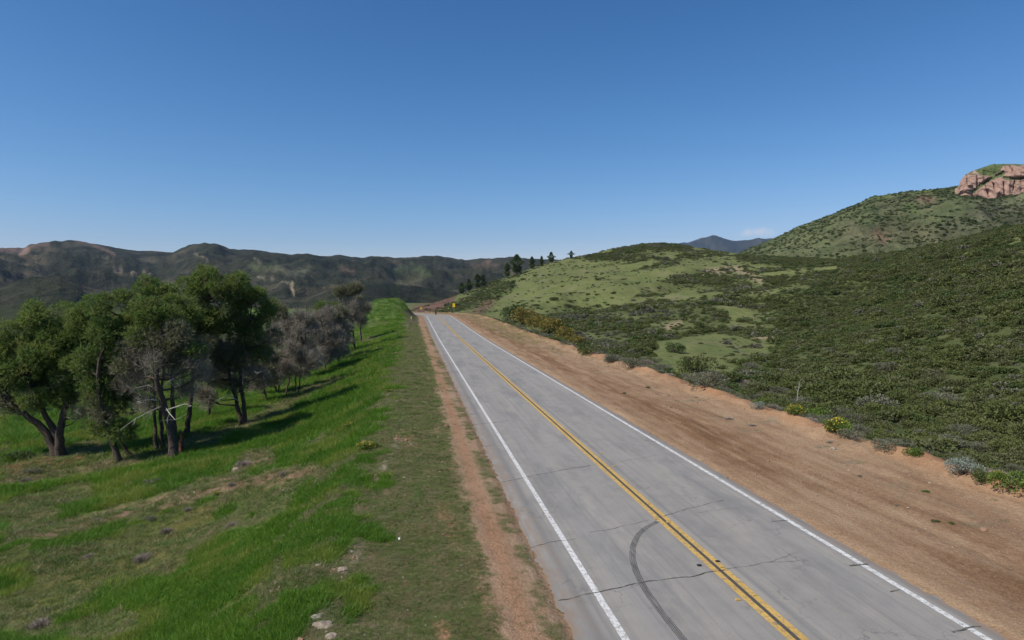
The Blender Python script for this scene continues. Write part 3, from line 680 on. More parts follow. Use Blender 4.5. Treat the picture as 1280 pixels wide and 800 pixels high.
def scatter(name, pts, scl, rot, idx, protos, label, cat, mat=None):
    """one mass object: a point per plant, copies placed by geometry nodes"""
    n = len(pts); me = bpy.data.meshes.new(name); me.vertices.add(n); me.vertices.foreach_set('co', np.asarray(pts, np.float32).ravel())
    for nm, ty, key, val in (('scl', 'FLOAT_VECTOR', 'vector', scl), ('rot', 'FLOAT_VECTOR', 'vector', rot)):
        a = me.attributes.new(nm, ty, 'POINT'); a.data.foreach_set(key, np.asarray(val, np.float32).ravel())
    a = me.attributes.new('pick', 'INT', 'POINT'); a.data.foreach_set('value', np.asarray(idx, np.int32))
    me.update(); o = link(bpy.data.objects.new(name, me)); tag(o, label, cat, kind='stuff')
    g = bpy.data.node_groups.new(name+'_nodes', 'GeometryNodeTree')
    g.interface.new_socket('Geometry', in_out='INPUT', socket_type='NodeSocketGeometry'); g.interface.new_socket('Geometry', in_out='OUTPUT', socket_type='NodeSocketGeometry')
    N, Lk = g.nodes, g.links; gi = N.new('NodeGroupInput'); go = N.new('NodeGroupOutput'); ip = N.new('GeometryNodeInstanceOnPoints')
    def na(nm, ty):
        a = N.new('GeometryNodeInputNamedAttribute'); a.data_type = ty; a.inputs['Name'].default_value = nm; return [q for q in a.outputs if q.enabled][0]
    er = N.new('FunctionNodeEulerToRotation'); Lk.new(na('rot', 'FLOAT_VECTOR'), er.inputs[0]); Lk.new(er.outputs[0], ip.inputs['Rotation'])
    Lk.new(na('scl', 'FLOAT_VECTOR'), ip.inputs['Scale']); Lk.new(na('pick', 'INT'), ip.inputs['Instance Index']); ip.inputs['Pick Instance'].default_value = True
    jn = N.new('GeometryNodeJoinGeometry')
    for p in protos[::-1]:                              # the joined list is read back to front
        po = bpy.data.objects.new(name+'_plant', p); oi = N.new('GeometryNodeObjectInfo'); oi.inputs['Object'].default_value = po; oi.inputs['As Instance'].default_value = True
        Lk.new(oi.outputs['Geometry'], jn.inputs[0])
    Lk.new(jn.outputs[0], ip.inputs['Instance']); Lk.new(gi.outputs[0], ip.inputs['Points']); Lk.new(ip.outputs[0], go.inputs[0])
    md = o.modifiers.new('scatter', 'NODES'); md.node_group = g
    return o

# ------------------------------------------------------------------ pines of the grove
def at_tree(px, py, Y, x0):
    """offset in metres from a tree base plane for a photo pixel at depth Y"""
    d = pix_dir(px, py); return d[0]/d[1]*Y-x0, H+d[2]/d[1]*Y
def pine(label, base, stems, blobs, seed, Y=None, group='pines of the grove below the road', cat='pine tree', name='pine_tree', pale=(), rad=.24, lobe=.85, dens=1.0):
    rng = np.random.default_rng(seed)
    x0, y0, z0 = hit(*base)
    if Y is not None:
        d = pix_dir(*base); x0 = d[0]/d[1]*Y; y0 = Y; z0 = float(HT(x0, y0))
    root = tag(empty(name, (x0, y0, z0)), label, cat, group); sc = y0/F
    tops = []; tk = MB()
    for pts in stems:                                   # stem paths as photo pixels, first at the base
        P = []
        for i, q in enumerate(pts):
            dx, zz = at_tree(q[0], q[1], y0, x0); P.append((dx, .25*i*rng.normal(), zz-z0))
        P = np.array(P); P[0, 2] = -.35
        t = np.linspace(0, 1, 14); k = np.linspace(0, 1, len(P)); Q = np.stack([np.interp(t, k, P[:, i]) for i in range(3)], -1)
        for _ in range(3): Q[1:-1] = (Q[:-2]+2*Q[1:-1]+Q[2:])/4
        Q[1:, :2] += .05*rng.normal(size=(13, 2))
        r = rad*(1.25-.25*np.clip(t*8, 0, 1))*(1-.8*t); tk.tube(Q, r*1.0, 8, False); tops.append(Q)
    lob = []
    for cx, cy, rx, ry, kd in blobs:
        rxm, rym = rx*sc, ry*sc; n = max(3, int(1.25*dens*rxm*rym/(lobe*lobe*.40)))
        for _ in range(n):
            d = unit(1, 0, rng)[0]*rng.uniform(.25, 1)**.5; dx, zz = at_tree(cx, cy, y0, x0)
            lr = lobe*rng.uniform(.5, 1.05); k = np.clip(1-lr*.6/np.array([rxm, max(rxm*.9, 1.2), rym]), .1, 1)
            lob.append((np.array([dx, 0, zz-z0])+d*np.array([rxm, max(rxm*.9, 1.3), rym])*k, lr, kd))
    parts = {0: MB(), 1: MB(), 2: MB(), 3: MB()}
    for c, lr, kd in lob:
        S_ = tops[rng.integers(len(tops))]; S_ = min(tops, key=lambda q: np.min(np.linalg.norm(q-c, axis=1)))
        hz = np.clip(c[2]-rng.uniform(.2, .5)*np.hypot(*(c[:2]-S_[-1][:2])), S_[3][2], S_[-1][2]); i = int(np.argmin(np.abs(S_[:, 2]-hz)))
        a = S_[i]; m = (a+c)/2+np.array([0, 0, -.12*np.linalg.norm(c-a)]); r0 = .028+.014*np.linalg.norm(c-a)
        tk.tube([a, (a+m)/2+rng.normal(size=3)*.06, m, (m+c)/2, c], [r0, r0*.85, r0*.6, r0*.4, r0*.2], 5, False)
        for _ in range(4):
            e = c+unit(1, .2, rng)[0]*lr*.8; tk.tube([m*.3+c*.7, (c+e)/2+rng.normal(size=3)*.05, e], [r0*.35, .015, .008], 3, False)
        if kd in 'go':                                  # green or dull olive needles
            n = int(290*dens*lr*lr); o = unit(n, .28, rng); rr = lr*rng.uniform(.45, 1.08, n)**.5
            q = c+o*rr[:, None]*np.array([1, 1, .8]); q += .12*lr*rng.normal(size=(n, 3))
            v, f = needles(q, n, .30, .05, o, rng, .65, 5); parts[0 if kd == 'g' else 1].add(v, f)
        if kd in 'to' or (kd == 'g' and rng.random() < .06):          # bare grey twigs
            n = int((230 if kd == 't' else 80)*dens*lr*lr); o = unit(n, .1, rng); q = c+o*(lr*rng.uniform(0, 1.0, n)**.7)[:, None]
            v, f = needles(q, n, .55, .024*max(1, y0/60), o*.6+np.array([0, 0, .35]), rng, .7, 3); parts[2].add(v, f)
    for pts in pale:                                    # bleached bare branches
        P = np.array([[*at_tree(q[0], q[1], y0, x0)] for q in pts]); Q = np.stack([P[:, 0], np.linspace(-.3, -1.4, len(P)), P[:, 1]-z0], -1)
        parts[3].tube(Q, np.linspace(.045, .012, len(Q)), 5, False)
        for j in range(1, len(Q)):
            for _ in range(2):
                e = unit(1, .1, rng)[0]; parts[3].tube([Q[j], Q[j]+e*.4, Q[j]+e*.8+rng.normal(size=3)*.12], [.014, .008, .003], 3, False)
    tk.build('trunk', M['bark'], root, True)
    for k, (nm, m) in enumerate((('crown', 'pine'), ('dull_foliage', 'pineold'), ('dead_twigs', 'twig'), ('bleached_branch', 'pale'))):
        if parts[k].n: parts[k].build(nm, M[m], root)
    return root
pine('broad dark green pine with forked trunk at far left of the grove', (75,570), [[(78,570),(70,545),(55,520),(45,470)],[(76,570),(78,540),(85,500),(80,440)],[(72,568),(60,540),(30,510),(10,480)]],
     [(60,405,38,32,'g'),(12,432,42,34,'g'),(112,402,27,34,'g'),(45,450,55,32,'g'),(100,455,36,34,'g'),(20,480,40,22,'g'),(62,492,42,22,'g'),(90,430,30,30,'g'),(30,450,40,34,'g'),(115,490,18,18,'g'),(12,505,24,14,'o'),(40,515,22,10,'t'),(-40,440,40,50,'g'),(100,515,16,10,'t')], 1, rad=.36)
pine('leaning pine with low green branches right of the forked pine', (150,576), [[(150,576),(143,555),(132,520),(136,450),(132,395)]], [(138,430,24,44,'g'),(130,385,18,20,'g'),(128,480,24,32,'g'),(112,450,18,26,'g'),(150,500,22,22,'g'),(146,540,17,13,'g'),(118,535,12,10,'g'),(135,515,22,14,'o')], 2, rad=.22)
pine('thin slanting pine half hidden behind the leaning pine', (169,568), [[(169,568),(155,550),(140,525),(135,480)]], [(125,500,16,18,'o'),(150,470,18,22,'g')], 3, rad=.16)
pine('slim dark pine behind the main trunk, left of two', (199,563), [[(199,563),(193,540),(188,500),(180,400)]], [(176,358,17,14,'g'),(195,365,16,14,'g'),(155,380,18,18,'g'),(165,400,24,24,'g'),(190,395,22,24,'g'),(160,440,24,20,'g'),(150,410,20,24,'g'),(158,475,16,20,'o')], 4, rad=.17)
pine('slim upright dark pine close behind the main trunk', (204,561), [[(204,561),(203,520),(205,470),(212,400)]], [(208,372,22,20,'g'),(215,410,24,24,'g'),(190,430,20,20,'o')], 5, rad=.17)
pine('large front pine with thick straight trunk and dead grey lower branches', (216,573), [[(216,574),(210,530),(206,480),(204,400)]],
     [(195,450,38,24,'t'),(176,478,30,18,'t'),(240,460,26,22,'t'),(205,425,40,18,'o'),(228,492,22,12,'t'),(176,425,26,18,'g'),(228,420,22,20,'o'),(165,462,20,16,'o'),(205,400,32,18,'g'),(190,385,22,16,'g'),(222,442,26,16,'o'),(185,505,14,9,'t'),(165,430,18,14,'o'),(250,440,16,12,'g'),(215,470,26,12,'t')],
     6, rad=.34, pale=[[(209,505),(195,512),(180,520),(166,532)],[(210,512),(222,508),(240,502),(252,503)],[(207,500),(195,497),(186,498)],[(206,490),(214,480),(224,473)],[(210,508),(220,514),(232,520)],[(206,486),(192,480),(182,482)]])
pine('tall bright green pine towering behind the front pine', (236,545), [[(232,550),(236,520),(245,450),(262,350)]], [(263,343,22,14,'g'),(248,365,24,24,'g'),(278,362,22,22,'g'),(298,352,9,16,'g'),(240,400,30,26,'g'),(270,395,26,24,'g'),(232,430,24,24,'g'),(255,432,22,18,'o')], 7, rad=.25, Y=53)
pine('dark pine trunk crowding the right side of the front pine', (220,561), [[(220,561),(218,520),(222,460),(222,400)]], [(222,375,18,16,'g'),(240,400,18,20,'g'),(236,440,18,18,'o')], 8, rad=.22)
pine('twin stemmed pine with olive crown at right end of the dark pines', (305,530), [[(303,531),(297,505),(290,470),(285,400)],[(307,530),(306,500),(305,460),(318,380)]],
     [(318,362,17,16,'g'),(298,378,24,22,'g'),(330,390,15,22,'g'),(290,405,32,24,'g'),(322,412,22,22,'g'),(280,438,34,20,'o'),(318,442,24,18,'g'),(262,410,18,18,'g'),(268,465,26,16,'t'),(305,466,26,12,'t'),(255,490,20,12,'t'),(292,482,18,8,'o'),(330,470,15,12,'t'),(300,450,30,14,'o'),(262,440,20,16,'o'),(338,430,10,22,'o')],
     9, rad=.22, pale=[[(303,470),(310,463),(312,478)],[(305,485),(322,462),(330,464)],[(300,500),(292,492),(285,495)]])
pine('round grey pine filling the gap behind the twin stemmed pine', (262,520), [[(262,522),(262,490),(262,460)]], [(262,500,16,10,'t'),(262,470,26,20,'o')], 19, rad=.14, Y=60)
BG = 'bare grey trees in the middle of the grove'
pine('low spreading bare grey tree beside the twin stemmed pine', (345,493), [[(347,493),(342,470),(335,430)],[(346,493),(352,470),(352,440)]], [(335,440,26,30,'t'),(345,470,28,16,'t'),(350,412,18,24,'t'),(328,475,18,12,'t'),(340,400,12,12,'o')], 10, group=BG, cat='bare tree', name='bare_tree', rad=.10, lobe=.9)
pine('leaning bare grey tree with dark stem in middle of the grove', (356,495), [[(356,495),(359,478),(365,440),(362,400)]], [(362,420,20,30,'t'),(358,452,22,20,'t'),(352,390,12,12,'o')], 11, group=BG, cat='bare tree', name='bare_tree', rad=.11, lobe=.9)
pine('bare grey tree with two pale slender stems', (371,493), [[(370,493),(368,470),(370,430)],[(373,492),(374,470),(380,430)]], [(375,430,20,32,'t'),(370,462,22,18,'t'),(376,398,14,14,'t'),(390,450,14,16,'t')], 12, group=BG, cat='bare tree', name='bare_tree', rad=.09, lobe=.9)
pine('slim pine with one dark green side branch among the grey trees', (399,460), [[(399,460),(393,435),(388,400)]], [(384,397,6,14,'g'),(390,415,6,16,'g'),(402,420,12,22,'t'),(388,440,9,12,'o')], 13, rad=.13, lobe=.8)
pine('pale stemmed bare tree above the long grass shadow', (407,465), [[(407,465),(405,440),(404,395)]], [(407,425,18,28,'t'),(412,445,20,14,'t'),(405,398,16,16,'t'),(420,430,12,18,'t')], 14, group=BG, cat='bare tree', name='bare_tree', rad=.11, lobe=.9, pale=[[(407,462),(405,440),(404,418)]])
pine('green topped pine between the grey trees and the far pair', (425,452), [[(425,452),(420,425),(410,390)]], [(402,385,10,8,'g'),(412,386,13,9,'g'),(418,408,14,18,'t'),(428,395,10,14,'o'),(398,402,7,10,'g')], 15, rad=.14, lobe=.9)
pine('tall thin brown topped pine above the grass slope', (445,438), [[(445,438),(441,420),(438,370)]], [(432,366,16,10,'o'),(446,360,10,6,'o'),(438,388,20,16,'t'),(432,408,20,16,'t'),(430,425,18,10,'t')], 16, rad=.20, lobe=1.1)
pine('rightmost dark stemmed pine at the edge of the grass slope', (452,426), [[(452,427),(450,405),(448,375)]], [(450,378,11,10,'o'),(451,395,10,16,'t'),(457,385,6,10,'t')], 17, rad=.20, lobe=1.1)
pine('bare grey tree filling the belt right of the pale stems', (388,474), [[(388,474),(386,450),(384,410)]], [(390,420,18,26,'t'),(388,448,20,18,'t'),(380,400,12,12,'o')], 41, group=BG, cat='bare tree', name='bare_tree', rad=.10, lobe=.9)
pine('bare grey tree in shade behind the pale stemmed tree', (424,455), [[(424,455),(423,430),(420,400)]], [(424,418,18,22,'t'),(426,438,16,14,'t'),(418,398,12,12,'o')], 42, group=BG, cat='bare tree', name='bare_tree', rad=.11, lobe=.9)
pine('low olive tree at the left foot of the grey belt', (333,503), [[(333,503),(330,485),(326,460)]], [(328,462,20,22,'o'),(322,482,16,12,'t'),(338,445,16,16,'o')], 43, rad=.11, lobe=.8)
# fallen stick under the grey trees
x, y, z = hit(384, 466); mb = MB(); mb.tube([(-.7, -.2, .1), (.1, .2, .7), (1.5, .6, 1.5), (2.0, 1.0, 1.9)], [.10, .09, .07, .03], 6)
o = mb.build('fallen_branch', M['pale']); o.location = (x, y, z); tag(o, 'pale fallen branch propped on the grass under the grey trees', 'branch')
# a reddish stump beside the main trunk
x, y, z = hit(227, 566); mb = MB(); mb.tube([(0, 0, -.2), (0, 0, .5), (.05, 0, 1.2), (-.1, 0, 1.6)], [.22, .17, .12, .03], 8)
o = mb.build('tree_stump', flat_mat('red_bark', (.16, .075, .04), .95, .4, 9), None, True); o.location = (x, y, z); tag(o, 'reddish broken stump right of the thick front trunk', 'stump')

# small dark pines on the skyline of the middle hill
def cone_pine(seed, bushy=1.0):
    rng = np.random.default_rng(seed); tk = MB(); tk.tube([(0, 0, -.3), (.05, 0, .5), (0, 0, 1)], [.03, .02, .004], 5, False); cr = MB(); n = 2600
    h = rng.uniform(.10, 1, n); w = (.20+.05*np.sin(h*23+seed))*bushy*np.clip((1.04-h)*2.2, 0, 1)**.7*np.clip(h*4, .3, 1); th = rng.uniform(0, 2*np.pi, n)
    w = w*(1+.35*np.sin(th*2+h*9+seed))*(1+.35*np.sin(h*11+seed*2)); r = w*rng.uniform(.25, 1, n)**.5; c = np.stack([r*np.cos(th), r*np.sin(th), h], -1)
    out = np.stack([np.cos(th), np.sin(th), .3+0*th], -1); v, f = needles(c, n, .06, .018, out, rng, .6, 3); cr.add(v, f)
    return tk.mesh('trunk', M['bark']), cr.mesh('crown', M['pinefar'])
M['pinefar'] = leaf_mat('far_pine_needles', (.055, .085, .030), (.120, .150, .055), None, .1, .2)
CPN = [cone_pine(31, 1.0), cone_pine(32, 1.35), cone_pine(33, .8)]
for k, (px, py, h, kd, lb) in enumerate([(577,360,14,1,'leftmost of the four small dark pines above the road bend'), (586,359,15,1,'second small dark pine above the road bend, bushy and joined to its neighbours'), (597,357,17,0,'tallest of the four small dark pines above the road bend'), (604,355,14,0,'right end pine of the four above the road bend'),
        (634,345,17,0,'dark pine standing left of the tallest skyline pine'), (646,342,24,1,'tallest dark pine on the skyline of the green hill'), (665,335,15,0,'narrow pine just right of the tallest skyline pine'), (677,330,12,2,'small slim pine in the middle of the skyline row'),
        (689,327,13,1,'bushy small pine right of the slim skyline pine'), (714,321,9,1,'last and smallest pine at right of the skyline row')]):
    d = pix_dir(px, py); az = math.atan2(d[0], d[1]); rs = float(interp(pole_px(az), HILL_RS))*.985
    x, y = rs*math.sin(az), rs*math.cos(az); z = float(HT(x, y)); sc = (h+.5)*y/F
    root = tag(empty('pine_tree', (x, y, z), k*1.3), lb, 'pine tree', 'small dark pines along the hill skyline'); root.scale = (sc, sc, sc)
    link(bpy.data.objects.new('trunk', CPN[kd][0]), root); link(bpy.data.objects.new('crown', CPN[kd][1]), root)

# ------------------------------------------------------------------ brush beside the dirt shoulder
K = {}
for kd, m, n, leaf, asp in (('chap', 'chap', 1500, .12, .55), ('sage', 'sage', 1600, .12, .3), ('silver', 'silver', 1600, .12, .3), ('fresh', 'fresh', 1500, .13, .5), ('dark', 'dark', 1500, .12, .5), ('ochre', 'ochre', 2200, .10, .5)):
    K[kd] = [shrub_mesh(kd+'_shrub', M[m], 100+i+len(kd)*7, n, leaf, 9+i, .95 if kd != 'sage' else .8, asp) for i in range(3)]
K['dry'] = [twig_shrub_mesh('dry_shrub', M['dry'], 200+i) for i in range(3)]
K['pale'] = [twig_shrub_mesh('grey_twig_shrub', M['sage'], 210+i, 1100, .4) for i in range(2)]
def flowers(parts, mat, seed, n=160):
    rng = np.random.default_rng(seed); mb = MB(); o = unit(n, .9, rng); o[:, 2] = np.abs(o[:, 2])
    v, f = leaves(o*np.array([.8, .8, .85])*rng.uniform(.85, 1.05, n)[:, None]+np.array([0, 0, .1]), n, .12, .9, .6, rng); mb.add(v, f)
    return parts+[('blossom', mb.mesh('blossom', mat))]
K['yellow'] = [flowers(K['fresh'][0], M['petal'], 5), flowers(K['fresh'][1], M['petal'], 6)]; K['orange'] = [flowers(K['fresh'][2], M['orangepetal'], 7)]
def plant(name, kind, px, py, w, label, cat='shrub', group=None, i=0, sz=1.0, lift=0.0):
    x, y, z = hit(px, py); s = w/2*y/F
    return make_thing(name, K[kind][i % len(K[kind])], (x, y, z-.05*s+lift), (s, s, s*sz), (px*7.1) % 6.28, label, cat, group)
EDGE = [('sagebrush','sage',790,459,34,'grey shrub where the brush line meets the red dirt, left of the two domes'), ('green_shrub','dark',843,441,28,'small lone dark green dome on the meadow edge'), ('green_shrub','chap',872,466,52,'broad dark green dome shrub between meadow and dirt'),
 ('sagebrush','sage',884,484,56,'large silvery grey sagebrush in front of the broad green dome'), ('sagebrush','sage',862,478,30,'grey sagebrush left of the large silvery one'), ('sagebrush','silver',947,511,22,'small pale silver shrub on the dirt edge'),
 ('flowering_shrub','yellow',994,519,30,'yellow flowering shrub at foot of the bare dead stem'), ('green_shrub','fresh',1023,524,34,'bright leafy shrub right of the dead stem'), ('flowering_shrub','yellow',1046,541,40,'widest yellow flowering shrub along the dirt edge'),
 ('sagebrush','sage',1064,549,34,'grey shrub right of the wide yellow flowering one'), ('green_shrub','fresh',1140,571,26,'low bright green shrub on the dirt edge'), ('sagebrush','sage',1110,562,38,'grey green shrub before the low bright green one'),
 ('sagebrush','silver',1204,594,46,'whitish silver shrub near right end of the dirt edge'), ('green_shrub','dark',1224,602,30,'dark green shrub beside the whitish silver shrub'), ('green_shrub','fresh',1268,612,50,'bright green shrub at far right end of the dirt edge'),
 ('flowering_shrub','orange',1248,600,24,'small orange flowering shrub between dark and bright green shrubs'), ('sagebrush','pale',765,452,26,'thin grey twiggy shrub on the brush line'), ('green_shrub','chap',735,443,26,'olive shrub at right foot of the ochre bushes')]
for k, (nm, kd, px, py, w, lb) in enumerate(EDGE): plant(nm, kd, px, py, w, lb, 'shrub', None, k)
for k, (px, py, w, h, kd, lb) in enumerate([(640,398,30,1.3,'dark','dark green bush at the left end of the ochre row'), (655,404,36,1.25,'ochre','ochre bush second from the left of its row'), (670,409,32,1.2,'ochre','low ochre bush in the middle of its row'), (690,417,36,1.3,'ochre','tallest ochre bush with yellow top'), (706,424,30,1.2,'ochre','ochre bush second from the right of its row'), (717,430,28,1.0,'ochre','smallest ochre bush at the right end of its row')]):
    plant('ochre_bush', kd, px, py, w, lb, 'bush', 'ochre bushes in a row beside the road', k, h)
# bare dead stem
x, y, z = hit(996, 508); mb = MB(); mb.tube([(0, 0, -.2), (.02, 0, .8), (.10, 0, 1.7), (.28, 0, 2.6), (.36, 0, 3.1)], [.05, .045, .035, .02, .008], 6)
for a, b in (((.03, 0, .9), (.7, .1, 1.2)), ((.1, 0, 1.6), (-.25, .1, 2.1)), ((.15, 0, 1.9), (.5, -.1, 2.4)), ((.03, 0, .7), (1.2, 0, 1.0)), ((.22, 0, 2.3), (.05, 0, 2.8))): mb.tube([a, ((a[0]+b[0])/2, 0, (a[2]+b[2])/2+.06), b], [.022, .015, .006], 4)
o = mb.build('dead_stem', M['pale'], None, True); o.location = (x, y, z); o.scale = (.75,)*3; tag(o, 'bare bleached dead stem standing above the roadside brush', 'dead stem')
# sage and brush filling the strip beyond the dirt
rng = np.random.default_rng(77); cnt = 0
for _ in range(760):
    s = 18+190*rng.random()**1.5; u = 14.5+rng.exponential(3.0) if rng.random() < .42 else rng.uniform(14.6, 32)
    if u > 32: continue
    x, y = road_pt(s, u); z = float(HT(x, y)); px, py = to_pix(x, y, z)
    if px > 1420 or any(poly_in(np.array([px]), np.array([py]), m)[0] for m in MEADOWS): continue
    q = rng.random(); kd = 'sage' if q < .36 else 'pale' if q < .66 else 'chap' if q < .83 else 'fresh' if q < .88 else 'dry'
    nm, lb = {'sage': ('sagebrush', 'grey green sagebrush in the strip beyond the red dirt'), 'pale': ('twiggy_shrub', 'thin grey twiggy shrub in the strip beyond the red dirt'), 'chap': ('green_shrub', 'olive green shrub in the strip beyond the red dirt'), 'fresh': ('leafy_shrub', 'bright leafy shrub in the strip beyond the red dirt'), 'dry': ('dry_shrub', 'brown dry shrub in the strip beyond the red dirt')}[kd]
    s_ = rng.uniform(.4, 1.15)*(.65 if u < 15.6 else 1)
    lb = ('small ' if s_ < .6 else 'broad ' if s_ > .9 else '')+lb.replace('in the strip beyond the red dirt', ('at the red dirt edge ' if u < 15.6 else 'beyond the red dirt ')+('past the ochre bushes' if px < 640 else 'by the ochre bushes' if px < 735 else 'below the clearing' if px < 860 else 'between clearing and dead stem' if px < 985 else 'near the yellow flowering shrubs' if px < 1075 else 'before the silver shrub' if px < 1190 else 'by the silver shrub'))
    make_thing(nm, K[kd][rng.integers(len(K[kd]))], (float(x), float(y), z-.05), (s_, s_, s_*rng.uniform(.6, .95)), rng.uniform(0, 6.28), lb, 'shrub', {'sage': 'grey green sagebrush', 'pale': 'thin twiggy shrubs', 'chap': 'olive green shrubs', 'fresh': 'bright leafy shrubs', 'dry': 'brown dry shrubs'}[kd]+' edging the red dirt'); cnt += 1

# ------------------------------------------------------------------ chaparral on the hillsides
rng = np.random.default_rng(5); n = 150000
az = np.arctan((rng.uniform(505, 1400, n)-640)/F); rr = np.sqrt(rng.uniform(35**2, 525**2, n)); x = rr*np.sin(az); y = rr*np.cos(az); z = HT(x, y); px, py = to_pix(x, y, z)
u, s = road_us(x, y); d = veg_density(px, py, x, y); ok = (u > 17) & (rng.random(n) < np.where(px > 900, d**.8, d**1.3*.8)*(.25+.75*sst(19, 31, u+4*fbm(x/7, y/7, 2, 2)))) & (rr < interp(px, HILL_RS)*1.03)
x, y, z, d, rr, px, py = [q[ok] for q in (x, y, z, d, rr, px, py)]; n = len(x)
size = (.36+.62*rng.random(n)**1.6+.75*(rng.random(n) < .05))*(1+.45*(fbm(x/30, y/30, 2, 9) > .1))*np.where(d > .9, 1.0, .85); size *= np.where(px < 640, .7, 1)
kind = (rng.random(n) < .16).astype(int)+3*(rng.random(n) < .04)+ (fbm(x/18, y/18, 2, 66) > .22)*1; kind = np.where(px > 960, np.where(rng.random(n) < .07, 1, kind*0), np.minimum(kind, 2))
key = size/rr; order = np.argsort(-key); big = order[:285]; rest = order[290:]
CH = [shrub_mesh('chaparral', M['chap'], 300+i, 1100, .15, 9, .95, .55) for i in range(3)]; SG = [shrub_mesh('sagebrush', M['sage'], 310+i, 1100, .14, 8, .8, .3) for i in range(2)]
for k in big:
    sg = kind[k] in (1,) ; P_ = SG[k % 2] if sg else CH[k % 3]
    make_thing('sagebrush' if sg else 'chaparral_shrub', P_, (x[k], y[k], z[k]-.08), (size[k], size[k], size[k]*.8), k*1.7, ('small ' if size[k] < .65 else 'large ' if size[k] > 1.0 else '')+('grey sagebrush' if sg else 'olive chaparral shrub')+(' low on the hillside ' if rr[k] < 75 else ' up the hillside ')+('left of the dead stem' if px[k] < 985 else 'behind the dead stem and yellow shrubs' if px[k] < 1080 else 'between yellow shrubs and silver shrub' if px[k] < 1190 else 'above the silver shrub' if px[k] < 1285 else 'past the right end of the dirt edge'), 'shrub', 'sagebrush on the right hillside' if sg else 'chaparral shrubs on the right hillside')
def far_mesh(mat, seed, n, leaf, flat=.95): return shrub_mesh('brush', mat, seed, n, leaf, 7, flat, .6, .3, False)[0][1]
PR = [far_mesh(M['chap'], 400, 420, .24), far_mesh(M['chap'], 401, 420, .24), far_mesh(M['sage'], 402, 380, .24, .8), far_mesh(M['dark'], 403, 420, .24)]
pick = np.where(kind == 1, 2, np.where((rng.random(n) < .10+.5*(fbm(x/24, y/24, 3, 88) > .16)), 3, rng.integers(0, 2, n)))
# join reverses nothing here: index follows the order of linking
sc3 = np.stack([size, size, size*rng.uniform(.55, .85, n)], -1); rt = np.stack([0*x, 0*x, rng.uniform(0, 6.28, n)], -1)
scatter('chaparral', np.stack([x, y, z-.1], -1)[rest], sc3[rest], rt[rest], pick[rest], PR, 'dense green chaparral covering the hillsides right of the road', 'chaparral')
# brush dots on the rocky ridge
n = 15000; az = np.arctan((rng.uniform(860, 1400, n)-640)/F); r2 = np.sqrt(rng.uniform(640**2, 1170**2, n)); xx = r2*np.sin(az); yy = r2*np.cos(az)
nn_ = fbm(xx/70, yy/70, 3, 55); ok = rng.random(n) < np.clip(.55+1.3*nn_, .05, 1); xx, yy = xx[ok], yy[ok]; zz = HT(xx, yy); n = len(xx); sz = rng.uniform(.9, 2.5, n)
RP = [far_mesh(M['dark'], 410, 120, .5, .8), far_mesh(M['chap'], 411, 120, .5, .8)]
scatter('ridge_scrub', np.stack([xx, yy, zz-.3], -1), np.stack([sz, sz, sz*.7], -1), np.stack([0*xx, 0*xx, rng.uniform(0, 6.28, n)], -1), rng.integers(0, 2, n), RP, 'dark scrub speckling the rocky ridge on the right', 'scrub')
print('CHAPARRAL', len(rest), 'RIDGE', n, 'EDGE', cnt)

# ------------------------------------------------------------------ plants on the left bank
for k, (px, py, w, kd, lb) in enumerate([(291,658,24,'dry','round lilac brown dry bush on the open green bank'), (52,782,38,'dry','large dry twig bush in the near left corner'), (180,700,36,'dry','low dark dry bush on the bank'), (187,650,22,'sage','small grey plant above the dry bush'),
     (209,666,26,'dry','flat dry bush by the brown streak'), (122,652,18,'dry','dark dry plant on the tan streak'), (112,697,22,'dry','faint dry bush in the brown grass'), (236,638,18,'dry','dry tuft at the tan streak'), (192,605,28,'sage','grey plant in tall grass below the front pine'),
     (305,582,30,'dry','grey dry bush at the bend of the tan streak'), (40,592,26,'sage','grey green bush near the brown track'), (33,602,22,'dry','dry bush below the brown track'), (163,607,20,'sage','low grey plant in the tall grass'), (357,594,24,'dry','lilac dry bush at head of the tan streak'),
     (478,448,12,'sage','grey bush on the distant grass slope'), (290,607,16,'dry','brown tuft right of the tan patch'), (120,520,30,'sage','grey bush under the leaning pine'), (20,575,40,'dark','dark bush under the forked pine'), (165,552,26,'dark','dark undergrowth between the slim trunks'),
     (432,362,1,'dark','x')][:-1]):
    plant('bank_shrub', kd, px, py, w*.9, lb, 'shrub', None, k, .75)
for px, py, w, lb in ((440,534,26,'yellow flowering plant in the upper part of the green bank'), (458,560,34,'long yellow flowering plant at the crest'), (487,490,12,'small yellow flowering plant near the crest rocks'), (318,553,14,'yellow flowers in the grass near the pine shadow'), (272,618,14,'yellow flower tuft on the tan streak'), (425,540,16,'yellow green plant left of the flowering pair')):
    plant('flowering_plant', 'yellow', px, py, w, lb, 'flowering plant', None, int(px), .55)

